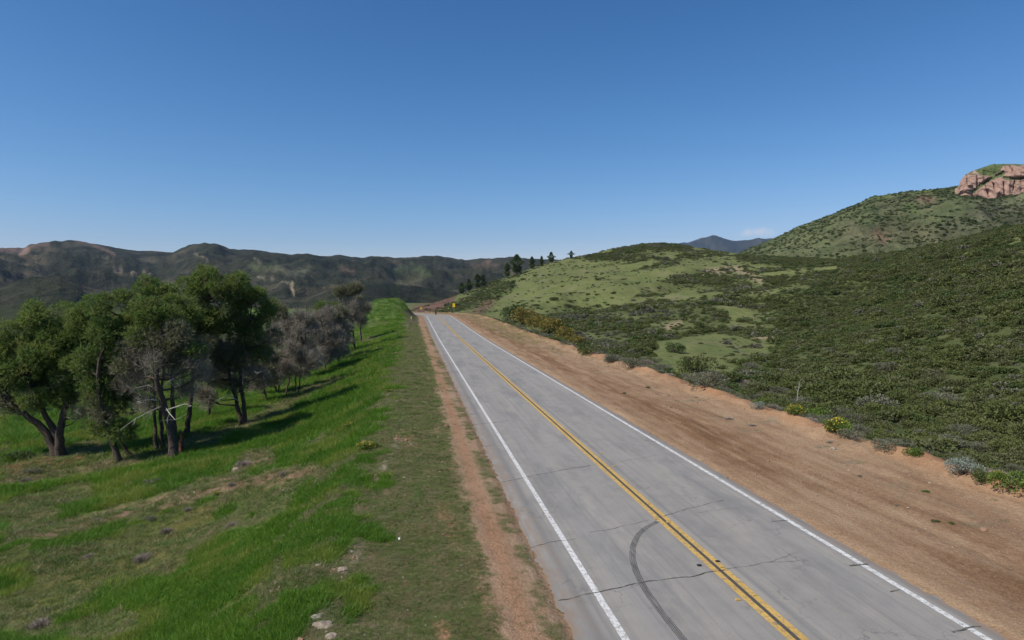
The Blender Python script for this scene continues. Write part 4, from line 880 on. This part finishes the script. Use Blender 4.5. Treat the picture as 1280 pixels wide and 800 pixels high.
# grass
def tuft_mesh(mat, seed, n, h, rad, w, lean=.5):
    rng = np.random.default_rng(seed); th = rng.uniform(0, 2*np.pi, n); r = rad*np.sqrt(rng.random(n)); c = np.stack([r*np.cos(th), r*np.sin(th), 0*r-.02], -1)
    d = np.stack([lean*rng.normal(size=n), lean*rng.normal(size=n), np.ones(n)], -1); L = h*rng.uniform(.5, 1.2, n)[:, None]
    a = rng.uniform(0, np.pi, n); s_ = np.stack([np.cos(a), np.sin(a), 0*a], -1)*w/2
    v = np.stack([c-s_, c+s_, c+d*L], 1).reshape(-1, 3); return mesh_from('tuft', v, np.arange(3*n).reshape(-1, 3), [mat])
def sample_left(n, l0, l1, r0, r1, pxr, seed):
    rng = np.random.default_rng(seed); az = np.arctan((rng.uniform(*pxr, n)-640)/F); r = np.exp(rng.uniform(math.log(r0), math.log(r1), n)); x = r*np.sin(az); y = r*np.cos(az)
    u, s = road_us(x, y); m = (-u > l0) & (-u < l1); return x[m], y[m], r[m], -u[m], s[m], rng
x, y, r, L, s, rng = sample_left(200000, 7.6, 60, 13, 260, (-60, 580), 8); edge_n = fbm(x/2.6, y/2.6, 4, 123); ok = L > 9.9+2.6*edge_n-.3*sst(60, 20, y); x, y, r, L, s = x[ok], y[ok], r[ok], L[ok], s[ok]
a_, b_, _ = ground_tones(x, y, HT(x, y)); green = b_[:, 1]/(b_[:, 0]+1e-6); ok = rng.random(len(x)) < np.clip((green-1.0)*2.4, .34, 1)*np.clip(.55+1.1*fbm(x/2.5, y/2.5, 3, 71)+.3, .15, 1); x, y, r, green = x[ok], y[ok], r[ok], green[ok]; n = len(x)
sz = rng.uniform(.6, 1.25, n)*np.clip(r/28, .75, 2.4)*(1+.5*np.clip(fbm(x/4, y/4, 2, 31), -1, 1)); pk = np.where(green > 1.22, rng.integers(0, 2, n), 2); pk = np.where(rng.random(n) < .06, 2, pk); low = green < 1.25; pk = np.where(low & (rng.random(n) < .14), 3, pk); sz = np.where(low, sz*.8, sz)
GT = [tuft_mesh(M['grass'], 1, 46, .12, .20, .022, .8), tuft_mesh(M['grass'], 2, 38, .18, .22, .022, .8), tuft_mesh(M['grassdull'], 3, 34, .12, .2, .02, 1.0), tuft_mesh(M['grassdry'], 6, 26, .11, .2, .018, 1.1)]
scatter('grass', np.stack([x, y, HT(x, y)], -1), np.stack([sz, sz, sz*rng.uniform(.7, 1.2, n)], -1), np.stack([.1*rng.normal(size=n), .1*rng.normal(size=n), rng.uniform(0, 6.28, n)], -1), pk, GT, 'vivid green grass on the bank falling away from the road', 'grass')
x, y, r, L, s, rng = sample_left(190000, 4.75, 12.0, 10, 150, (300, 700), 9)
n3 = fbm(x/.9, y/.9, 3, 70); n1 = fbm(x/3.1, y/3.1, 4, 50); p = np.where(L > 6.2+.9*n1, .75+.9*n1+.6*n3, np.where(np.abs(L-5.05) < .22, .5*(n1+.6*n3 > 0), .04)); p = np.where((L > 6.1) & (L < 7.0), p+.3, p); ok = rng.random(len(x)) < np.clip(p, 0, 1); x, y, r, L = x[ok], y[ok], r[ok], L[ok]; n = len(x)
sz = rng.uniform(.5, 1.1, n)*np.clip(r/28, .6, 2.4); pk = np.where(rng.random(n) < .34+.4*(L < 6), 1, 0)
VT = [tuft_mesh(M['grassdull'], 4, 26, .075, .13, .016, 1.1), tuft_mesh(M['grassdry'], 5, 22, .07, .13, .014, 1.2)]
scatter('verge_grass', np.stack([x, y, HT(x, y)], -1), np.stack([sz, sz, sz], -1), np.stack([0*x, 0*x, rng.uniform(0, 6.28, n)], -1), pk, VT, 'short patchy grass on the verge beside the dirt strip', 'grass')
print('GRASS', n)

# ------------------------------------------------------------------ stones
def rock_mesh(seed, mat, sub=3):
    import bmesh
    bm = bmesh.new(); bmesh.ops.create_icosphere(bm, subdivisions=sub, radius=1); rng = np.random.default_rng(seed); o = rng.uniform(0, 99)
    for v in bm.verts:
        p = v.co; k = 1+.35*float(perlin(p.x*1.3+o, p.y*1.3+p.z*1.7))+.14*float(perlin(p.x*3.1+o, p.z*3.3+p.y)); v.co = Vector((round(p.x*k*2.6)/2.6*.45+p.x*k*.55, p.y*k, p.z*k*.7))
    me = bpy.data.meshes.new('rock'); bm.to_mesh(me); bm.free(); me.materials.append(mat); return me
M['rockw'] = flat_mat('pale_stone', (.33, .29, .235), .9, .3, 9); M['rockt'] = flat_mat('tan_stone', (.28, .22, .16), .95, .35, 7); M['clod'] = flat_mat('red_clod', (.27, .16, .10), .95, .35, 9)
RW = [rock_mesh(i, M['rockw'], 2) for i in range(3)]; RT = [rock_mesh(10+i, M['rockt'], 3) for i in range(3)]
for k, (px, py, w, kd, lb) in enumerate([(473,528,8,'w','largest white stone on the crest above the green bank'), (440,690,10,'w','cream stone at the top of the bare crest patch'), (396,771,15,'w','white boulder near the bottom of the crest'), (342,738,9,'t','tan stone in the green bank below the crest'),
      (379,752,7,'w','small pale stone up the bank from the white boulder'), (428,712,16,'t','flat tan outcrop on the bare crest patch'), (405,782,26,'t','broad grey tan outcrop beside the white boulder'), (414,796,18,'t','tan outcrop at the bottom edge of the crest'), (398,707,10,'t','tan stone left of the bare crest patch'),
      (372,792,9,'t','small tan stone low on the bank'), (514,555,5,'w','white stone on the curved bare scar of the verge'), (505,597,6,'w','cream stone in the verge below the bare scar'), (445,630,6,'w','pale flat stone on the crest'), (468,619,5,'w','white stone by the crest above the bare soil'), (433,668,8,'t','tan slab along the crest')]):
    x, y, z = hit(px, py); s_ = w/2*math.hypot(x, y)/F; me = (RW if kd == 'w' else RT)[k % 3]; make_thing('rock', [('rock', me)], (x, y, z-.12*s_), (s_, s_*.9, s_*.6), k*2.1, lb, 'rock')
small = [(509,410),(507,431),(500,467),(497,476),(496,502),(550,590),(517,557),(507,652),(504,722),(510,763),(532,782),(577,708),(578,760),(456,794),(498,561),(489,536),(1041,562),(1135,635)]
for k, (px, py) in enumerate(small):
    x, y, z = hit(px, py); s_ = (3.2 if k != 16 else 7)/2*math.hypot(x, y)/F; make_thing('pale_stone', [('rock', RW[k % 3])], (x, y, z+.2*s_), (s_, s_*.8, s_*.6), k*1.1, 'small white stone lying loose in the short verge grass' if px < 1000 else ('white flat stone on the red dirt shoulder' if k == 16 else 'tiny pale stone on the near red dirt'), 'stone', 'small white stones in the verge' if px < 1000 else None)
x, y, z = hit(498, 676); mb = MB(); v, f = leaves(np.zeros((3, 3)), 3, .07, .8, .2); mb.add(v, f); o = mb.build('paper_scrap', flat_mat('paper', (.75, .74, .72), .8, .05)); o.location = (x, y, z+.03); tag(o, 'crumpled white paper scrap lying in the verge grass', 'litter')
# gravel and clods on the shoulders
rng = np.random.default_rng(21); n = 18000; r = np.exp(rng.uniform(math.log(11), math.log(90), n)); az = np.arctan((rng.uniform(480, 1330, n)-640)/F); x = r*np.sin(az); y = r*np.cos(az); u, s = road_us(x, y)
p = np.where((u > 4.1) & (u < 14.2), .25+.9*np.exp(-((u-11)/1.6)**2)*(fbm(x/3, y/3, 2, 3) > 0)+.5*np.exp(-((u-13.6)/.6)**2), np.where((u < -4.6) & (u > -10), .25, 0)); ok = rng.random(n) < p; x, y, r = x[ok], y[ok], r[ok]; n = len(x); sz = .012*np.exp(.6*rng.normal(size=n))*np.clip(r/22, .7, 2.5)
for (qx, qy), w_ in (((425,715), 13), ((440,692), 9), ((405,778), 20), ((385,795), 14), ((345,735), 8), ((470,600), 6), ((500,550), 12), ((448,628), 8), ((300,604), 26), ((235,620), 22)):      # rubble round the worn places
    m_ = 60; gx = qx+rng.normal(size=m_)*w_*.5; gy = qy+rng.normal(size=m_)*w_*.42; P3 = np.array([hit(a, b, 80, 10) for a, b in zip(gx, gy)]); x = np.append(x, P3[:, 0]); y = np.append(y, P3[:, 1]); sz = np.append(sz, .022*np.exp(.6*rng.normal(size=m_))*math.hypot(P3[0, 0], P3[0, 1])/22)
n = len(x)
scatter('gravel', np.stack([x, y, HT(x, y)], -1), np.stack([sz, sz, sz], -1), rng.uniform(0, 6.28, (n, 3)), rng.integers(0, 3, n), [rock_mesh(40, M['clod'], 1), rock_mesh(41, M['rockt'], 1), rock_mesh(42, M['clod'], 1)], 'loose clods and small stones on the dirt shoulders', 'gravel')
# sparse dry tufts out on the dirt shoulder
n = 30000; r = np.exp(rng.uniform(math.log(16), math.log(210), n)); az = np.arctan((rng.uniform(560, 1330, n)-640)/F); x = r*np.sin(az); y = r*np.cos(az); u, s = road_us(x, y)
p = np.where((u > 7.5) & (u < 13.9), np.clip((fbm(x/2.2, y/1.1, 3, 99)-.12)*1.6, 0, .6)*sst(7.5, 10, u)+.9*sst(70, 120, s)*(fbm(x/4, y/4, 3, 5) > 0), 0); ok = (rng.random(n) < p) & (s < 290); x, y, r = x[ok], y[ok], r[ok]; n = len(x); sz = rng.uniform(.35, .9, n)*np.clip(r/28, .6, 3)
scatter('shoulder_weeds', np.stack([x, y, HT(x, y)], -1), np.stack([sz, sz, sz], -1), np.stack([0*x, 0*x, rng.uniform(0, 6.28, n)], -1), rng.integers(0, 2, n), VT, 'sparse dry weeds along the outer dirt shoulder', 'weeds')
# weeds on the red dirt
for k, (px, py, w, kd) in enumerate([(912,524,16,'dry'),(940,532,16,'dry'),(1038,553,14,'dry'),(810,485,9,'dark'),(780,492,8,'dark'),(1168,652,13,'dark'),(1158,615,12,'fresh'),(1190,655,10,'dark'),(870,497,8,'dry'),(1120,632,8,'sage'),(1075,596,10,'sage'),(836,494,7,'dry')]):
    plant('dirt_weed', kd, px, py, w, ['low dry tuft growing on the red dirt shoulder', 'low green weed growing on the red dirt shoulder'][kd != 'dry'], 'weed', 'weeds on the red dirt shoulder, '+('dry' if kd == 'dry' else 'green'), k, .45)

print('TRIS', sum(sum(len(p.vertices)-2 for p in m.polygons) for m in {o.data for o in SC.objects if o.type == 'MESH'}))

# ------------------------------------------------------------------ sandstone cliff on the ridge
def cliff():
    t = NT('sandstone'); P = t.pos(); n1 = t.noise(P, .035, 6, .65, .4); n2 = t.noise(t.scaled(P, (.05, .05, .022)), 1.0, 6, .7); n3 = t.noise(P, .4, 4, .7)
    c = t.mix(t.ramp(n1, .35, .65), (.28, .17, .125), (.42, .275, .205)); c = t.mix(t.ramp(n2, .54, .66, 0, .7), c, (.19, .115, .085)); c = t.mix(t.ramp(n3, .62, .72, 0, .5), c, (.09, .085, .05))
    g = t.n('ShaderNodeNewGeometry'); sp = t.n('ShaderNodeSeparateXYZ'); t.l(g.outputs['Normal'], sp.inputs[0])
    top = t.mix(t.ramp(n3, .4, .6), (.055, .080, .025), (.13, .155, .05)); c = t.mix(t.ramp(t.math('ADD', sp.outputs[2], t.math('MULTIPLY', t.math('SUBTRACT', n1, .5), .5)), .84, .92), c, top); c = t.mix(t.attr('green').outputs['Fac'], c, top)
    t.l(c, t.b.inputs['Base Color']); t.bump(t.math('ADD', n2, t.math('MULTIPLY', n3, .5)), .8, 3.0)
    # profile across the photograph: top edge, foot edge
    top_e = [(1190,236),(1195,232),(1197,224),(1202,217),(1210,212),(1218,209),(1228,205),(1236,202.5),(1250,201.5),(1265,201.5),(1280,202.5),(1320,206),(1380,214),(1450,232)]
    foot_e = [(1190,238),(1195,240),(1205,241),(1226,242),(1233,243),(1250,249),(1268,251),(1285,248),(1320,252),(1380,250),(1450,240)]
    nc, nr = 420, 130; pxs = np.linspace(1190, 1450, nc); az = np.arctan((pxs-640)/F); V = []; G = []
    tz = skyz(pxs, interp(pxs, top_e), 1120, az); fz = skyz(pxs, interp(pxs, foot_e), 1085, az)-14
    for j in range(nr):
        k = j/(nr-1)
        if k < .62:                                     # the face
            q = k/.62; r = 1082+9*q+22*q**3+4*np.sin(q*9+az*140)*(1-q)*.5
            bulge = 13*(ridged(az*36+.6*q, q*.9+az*0, 2, 3))*np.sin(np.clip(q, 0, 1)*np.pi)**.6+3.5*ridged(az*90, q*2.0+az*20, 3, 8)*np.sin(q*np.pi)**.5; ledge = 6*np.clip(fbm(az*40, q*5+az*0+az*30, 3, 2)*2, -1, 1)*np.sin(q*np.pi)
            r = r-bulge-ledge; z = fz+(tz-fz)*(1-(1-q)**1.15)*.93
            dip = 11*sst(.1, .5, q)*(1-sst(.85, 1, q)); z = z+dip*0
        else:                                           # the rounded top running back
            q = (k-.62)/.38; r = 1113+q*150; z = fz+(tz-fz)*(.93+.07*np.sin(np.minimum(q*3, 1)*np.pi/2))-q*q*60+1.6*fbm(az*300, q*6+az*0, 3, 4)*(1-q)
        X, Y_ = r*np.sin(az), r*np.cos(az); qx, qy = to_pix(X, Y_, z); wob = 1.6*fbm(qx/4, qy/3, 3, 5)
        cap = poly_in(qx+wob, qy+wob, [(1213,209),(1220,214),(1227,219),(1240,219),(1250,214.5),(1253,208),(1262,205.5),(1280,205.5),(1460,214),(1460,190),(1200,190)]) if k < .66 else np.ones(nc, bool)
        g_ = np.maximum(cap, np.clip(1.6-seg_mask(qx+wob, qy+wob, [(1254,216),(1240,222),(1229,229),(1217,239)], 2.0), 0, 1)); g_ = np.maximum(g_, np.clip(1.5-seg_mask(qx+wob, qy, [(1255,222),(1270,223.5),(1300,219),(1330,224)], 1.6), 0, 1))
        ck = 0*qx
        for cp in ([(1254,228),(1255,247)], [(1241,229),(1244,240)], [(1221,220),(1221,234)], [(1208,216),(1209,230)], [(1268,226),(1266,238)], [(1232,232),(1236,246)], [(1290,210),(1288,240)], [(1262,207),(1266,214)]): ck = np.maximum(ck, np.clip(1.4-seg_mask(qx+.6*wob, qy, cp, .7), 0, 1))
        if k < .62: r = r+5*g_*np.sin(q*np.pi)+7*ck; X, Y_ = r*np.sin(az), r*np.cos(az)
        V.append(np.stack([X, Y_, z], -1)); G.append(g_)
    V = np.array(V); i = np.arange(nr-1)[:, None]*nc; j = np.arange(nc-1)[None, :]; f = np.stack([i+j, i+j+1, i+nc+j+1, i+nc+j], -1).reshape(-1, 4)
    me = mesh_from('rock_cliff', V.reshape(-1, 3), f, [t.m], True); at = me.attributes.new('green', 'FLOAT', 'POINT'); at.data.foreach_set('value', np.array(G, np.float32).ravel())
    o = link(bpy.data.objects.new('rock_cliff', me)); return tag(o, 'pink sandstone cliff with green cap on top of the right ridge', 'cliff')
cliff()

# ------------------------------------------------------------------ signs, posts, motorcycle at the bend
M['signy'] = flat_mat('yellow_sheeting', (.80, .62, .02), .5, .04, 3); M['signo'] = flat_mat('amber_sheeting', (.60, .36, .04), .5, .04, 3); M['metal'] = flat_mat('galvanised_steel', (.35, .35, .34), .5, .2, 8, .6)
M['darkm'] = flat_mat('black_sign_print', (.02, .02, .02), .6, .1); M['redm'] = flat_mat('dull_red', (.18, .04, .02), .6, .2); M['lime'] = flat_mat('yellow_green_marker', (.55, .70, .08), .5, .05)
def at_px(px, s, u):
    x, y = road_pt(s, u); return float(x), float(y), float(HT(x, y))
def place_at(px, py, r):
    d = pix_dir(px, py); az = math.atan2(d[0], d[1]); x, y = r*math.sin(az), r*math.cos(az); return x, y, float(HT(x, y)), skyz(px, py, r, az)
x, y, z, zt = place_at(567.3, 381.5, 226)
sg = tag(empty('warning_sign', (x, y, z), .08), 'upright yellow board on a post on the right shoulder before the bend', 'road sign')
h = max(zt-z, 1.6); mb = MB(); mb.box((0, .04, h/2-.1), (.09, .07, h+.2)); mb.build('post', M['metal'], sg)
mb = MB(); mb.box((0, 0, h), (.80, .03, 1.3)); mb.box((0, .02, h), (.72, .02, 1.2)); mb.build('panel', M['signy'], sg)
mb = MB(); mb.box((.86, .03, h-.2), (.55, .03, .5)); mb.build('side_plate', M['redm'], sg)
x, y, z, zt = place_at(526.3, 385.3, 262)
sg = tag(empty('warning_sign', (x, y, z), -.05), 'small amber diamond sign on a post at the left end of the bend', 'road sign')
h = max(zt-z, 1.5); mb = MB(); mb.box((0, .04, h/2-.1), (.08, .06, h+.2)); mb.build('post', M['metal'], sg)
mb = MB(); q = .58; mb.add([(0, -.02, h+q), (q, -.02, h), (0, -.02, h-q), (-q, -.02, h), (0, .01, h+q), (q, .01, h), (0, .01, h-q), (-q, .01, h)], [[3, 2, 1, 0], [4, 5, 6, 7], [0, 1, 5, 4], [1, 2, 6, 5], [2, 3, 7, 6], [3, 0, 4, 7]]); mb.build('panel', M['signo'], sg)
for px, py, m, lb in ((514.2, 400.5, 'lime', 'thin yellow green marker post on the left verge'), (560.3, 386.5, 'lime', 'pale marker stake left of the yellow board')):
    x, y, z = hit(px, py+1.5); mp = tag(empty('marker_post', (x, y, z)), lb, 'marker post'); sc_ = y/F
    mb = MB(); mb.box((0, 0, .5), (.10, .03, 1.1)); mb.build('post', M['metal'], mp); mb = MB(); mb.box((0, -.02, .95), (.24, .03, .5)); mb.build('reflector', M[m], mp)
x, y, z = hit(509, 412); mp = tag(empty('marker_post', (x, y, z)), 'white topped marker post leaning on the left verge crest', 'marker post')
mb = MB(); mb.tube([(0, 0, -.1), (.03, 0, .7)], [.03, .03], 5); mb.build('post', M['metal'], mp); mb = MB(); mb.box((.05, -.02, .8), (.55, .05, .16)); mb.build('plate', M['rockw'], mp)

# motorcycle and rider seen from behind at the crest
x, y = road_pt(226, 1.4); z = float(road_z(226)); mr_ = tag(empty('motorcycle', (float(x), float(y), z), A+.15), 'small dark motorcycle riding away at the road crest', 'motorcycle')
def wheel(cy):
    mb = MB(); th = np.linspace(0, 2*np.pi, 25); mb.tube(np.stack([0*th, cy+.27*np.cos(th), .32+.27*np.sin(th)], -1), .06, 6, False); return mb
for cy in (-.7, .75):
    w = wheel(cy).build('wheel', M['darkm'], mr_, True); mb = MB(); mb.tube([(-.05, cy, .32), (.05, cy, .32)], .20, 12); mb.build('rim', M['metal'], w)
mb = MB(); mb.tube([(0, -.7, .75), (0, -.3, .82), (0, .1, .85), (0, .45, .9), (0, .6, .75)], [.09, .15, .18, .17, .08], 8); mb.tube([(0, -.3, .4), (0, .35, .4)], .2, 8); mb.build('body', M['darkm'], mr_, True)
mb = MB(); mb.tube([(0, .75, .32), (0, .5, .95)], .04, 6); mb.tube([(-.38, .38, 1.05), (0, .48, 1.0), (.38, .38, 1.05)], .02, 6); mb.build('handlebar', M['metal'], mr_)
mb = MB(); mb.box((0, -.78, .78), (.16, .05, .08)); mb.build('tail_light', M['redm'], mr_)
def skin(name, V_, E_, R_, mat):
    me = bpy.data.meshes.new(name); me.from_pydata(V_, E_, []); me.materials.append(mat); o = link(bpy.data.objects.new(name, me)); o.modifiers.new('skin', 'SKIN')
    if not me.skin_vertices: me.skin_vertices.new()
    for i, r in enumerate(R_): me.skin_vertices[0].data[i].radius = (r, r*.85); me.skin_vertices[0].data[i].use_root = (i == 0)
    s_ = o.modifiers.new('sub', 'SUBSURF'); s_.levels = 1; s_.render_levels = 2; return o
V_ = [(0,-.25,.95),(0,-.18,1.15),(0,-.08,1.38),(0,0,1.52),(0,.03,1.62),(0,.05,1.76)]; R_ = [.17,.15,.19,.09,.065,.12]
E_ = [(0,1),(1,2),(2,3),(3,4),(4,5)]
for sx in (-1, 1):
    b = len(V_); V_ += [(sx*.2,-.05,1.42),(sx*.3,.1,1.2),(sx*.35,.36,1.08),(sx*.15,-.12,.92),(sx*.24,.22,.82),(sx*.2,-.02,.42),(sx*.2,.12,.36)]; R_ += [.08,.055,.04,.12,.09,.06,.05]; E_ += [(2,b),(b,b+1),(b+1,b+2),(0,b+3),(b+3,b+4),(b+4,b+5),(b+5,b+6)]
pr = skin('person', V_, E_, R_, flat_mat('dark_riding_clothes', (.03, .028, .03), .8, .2)); pr.location = mr_.location; pr.rotation_euler = mr_.rotation_euler; tag(pr, 'rider in dark clothes seated on the far motorcycle', 'person')
mb = MB(); th = np.linspace(0, np.pi, 7); mb.tube([(0, -.07, 1.78), (0, -.04, 1.79), (0, .05, 1.79), (0, .14, 1.78), (0, .18, 1.76)], [.06, .13, .15, .13, .06], 10); hm_ = mb.build('helmet', M['darkm'], pr, True)

# ------------------------------------------------------------------ air between the camera and the far ranges
HAZE = 2.8e-5
hz = bpy.data.materials.new('haze'); hz.use_nodes = True; t = hz.node_tree
for n_ in list(t.nodes): t.nodes.remove(n_)
ou = t.nodes.new('ShaderNodeOutputMaterial'); pv = t.nodes.new('ShaderNodeVolumePrincipled'); pv.inputs['Color'].default_value = (.50, .70, 1.0, 1); pv.inputs['Density'].default_value = HAZE; pv.inputs['Anisotropy'].default_value = .2
t.links.new(pv.outputs[0], ou.inputs['Volume'])
mb = MB(); mb.box((0, 0, 0), (34000, 34000, 1)); me = mb.mesh('haze', hz); o = link(bpy.data.objects.new('haze', me)); tag(o, 'thin blue air softening the far mountains', kind='stuff')
zmin = min(-150.0, float(min(np.array([v.co.z for v in hills.data.vertices]).min(), -60))-2); zmax = 1480.0
o.location = (0, 0, (zmin+zmax)/2); o.scale = (1, 1, zmax-zmin)
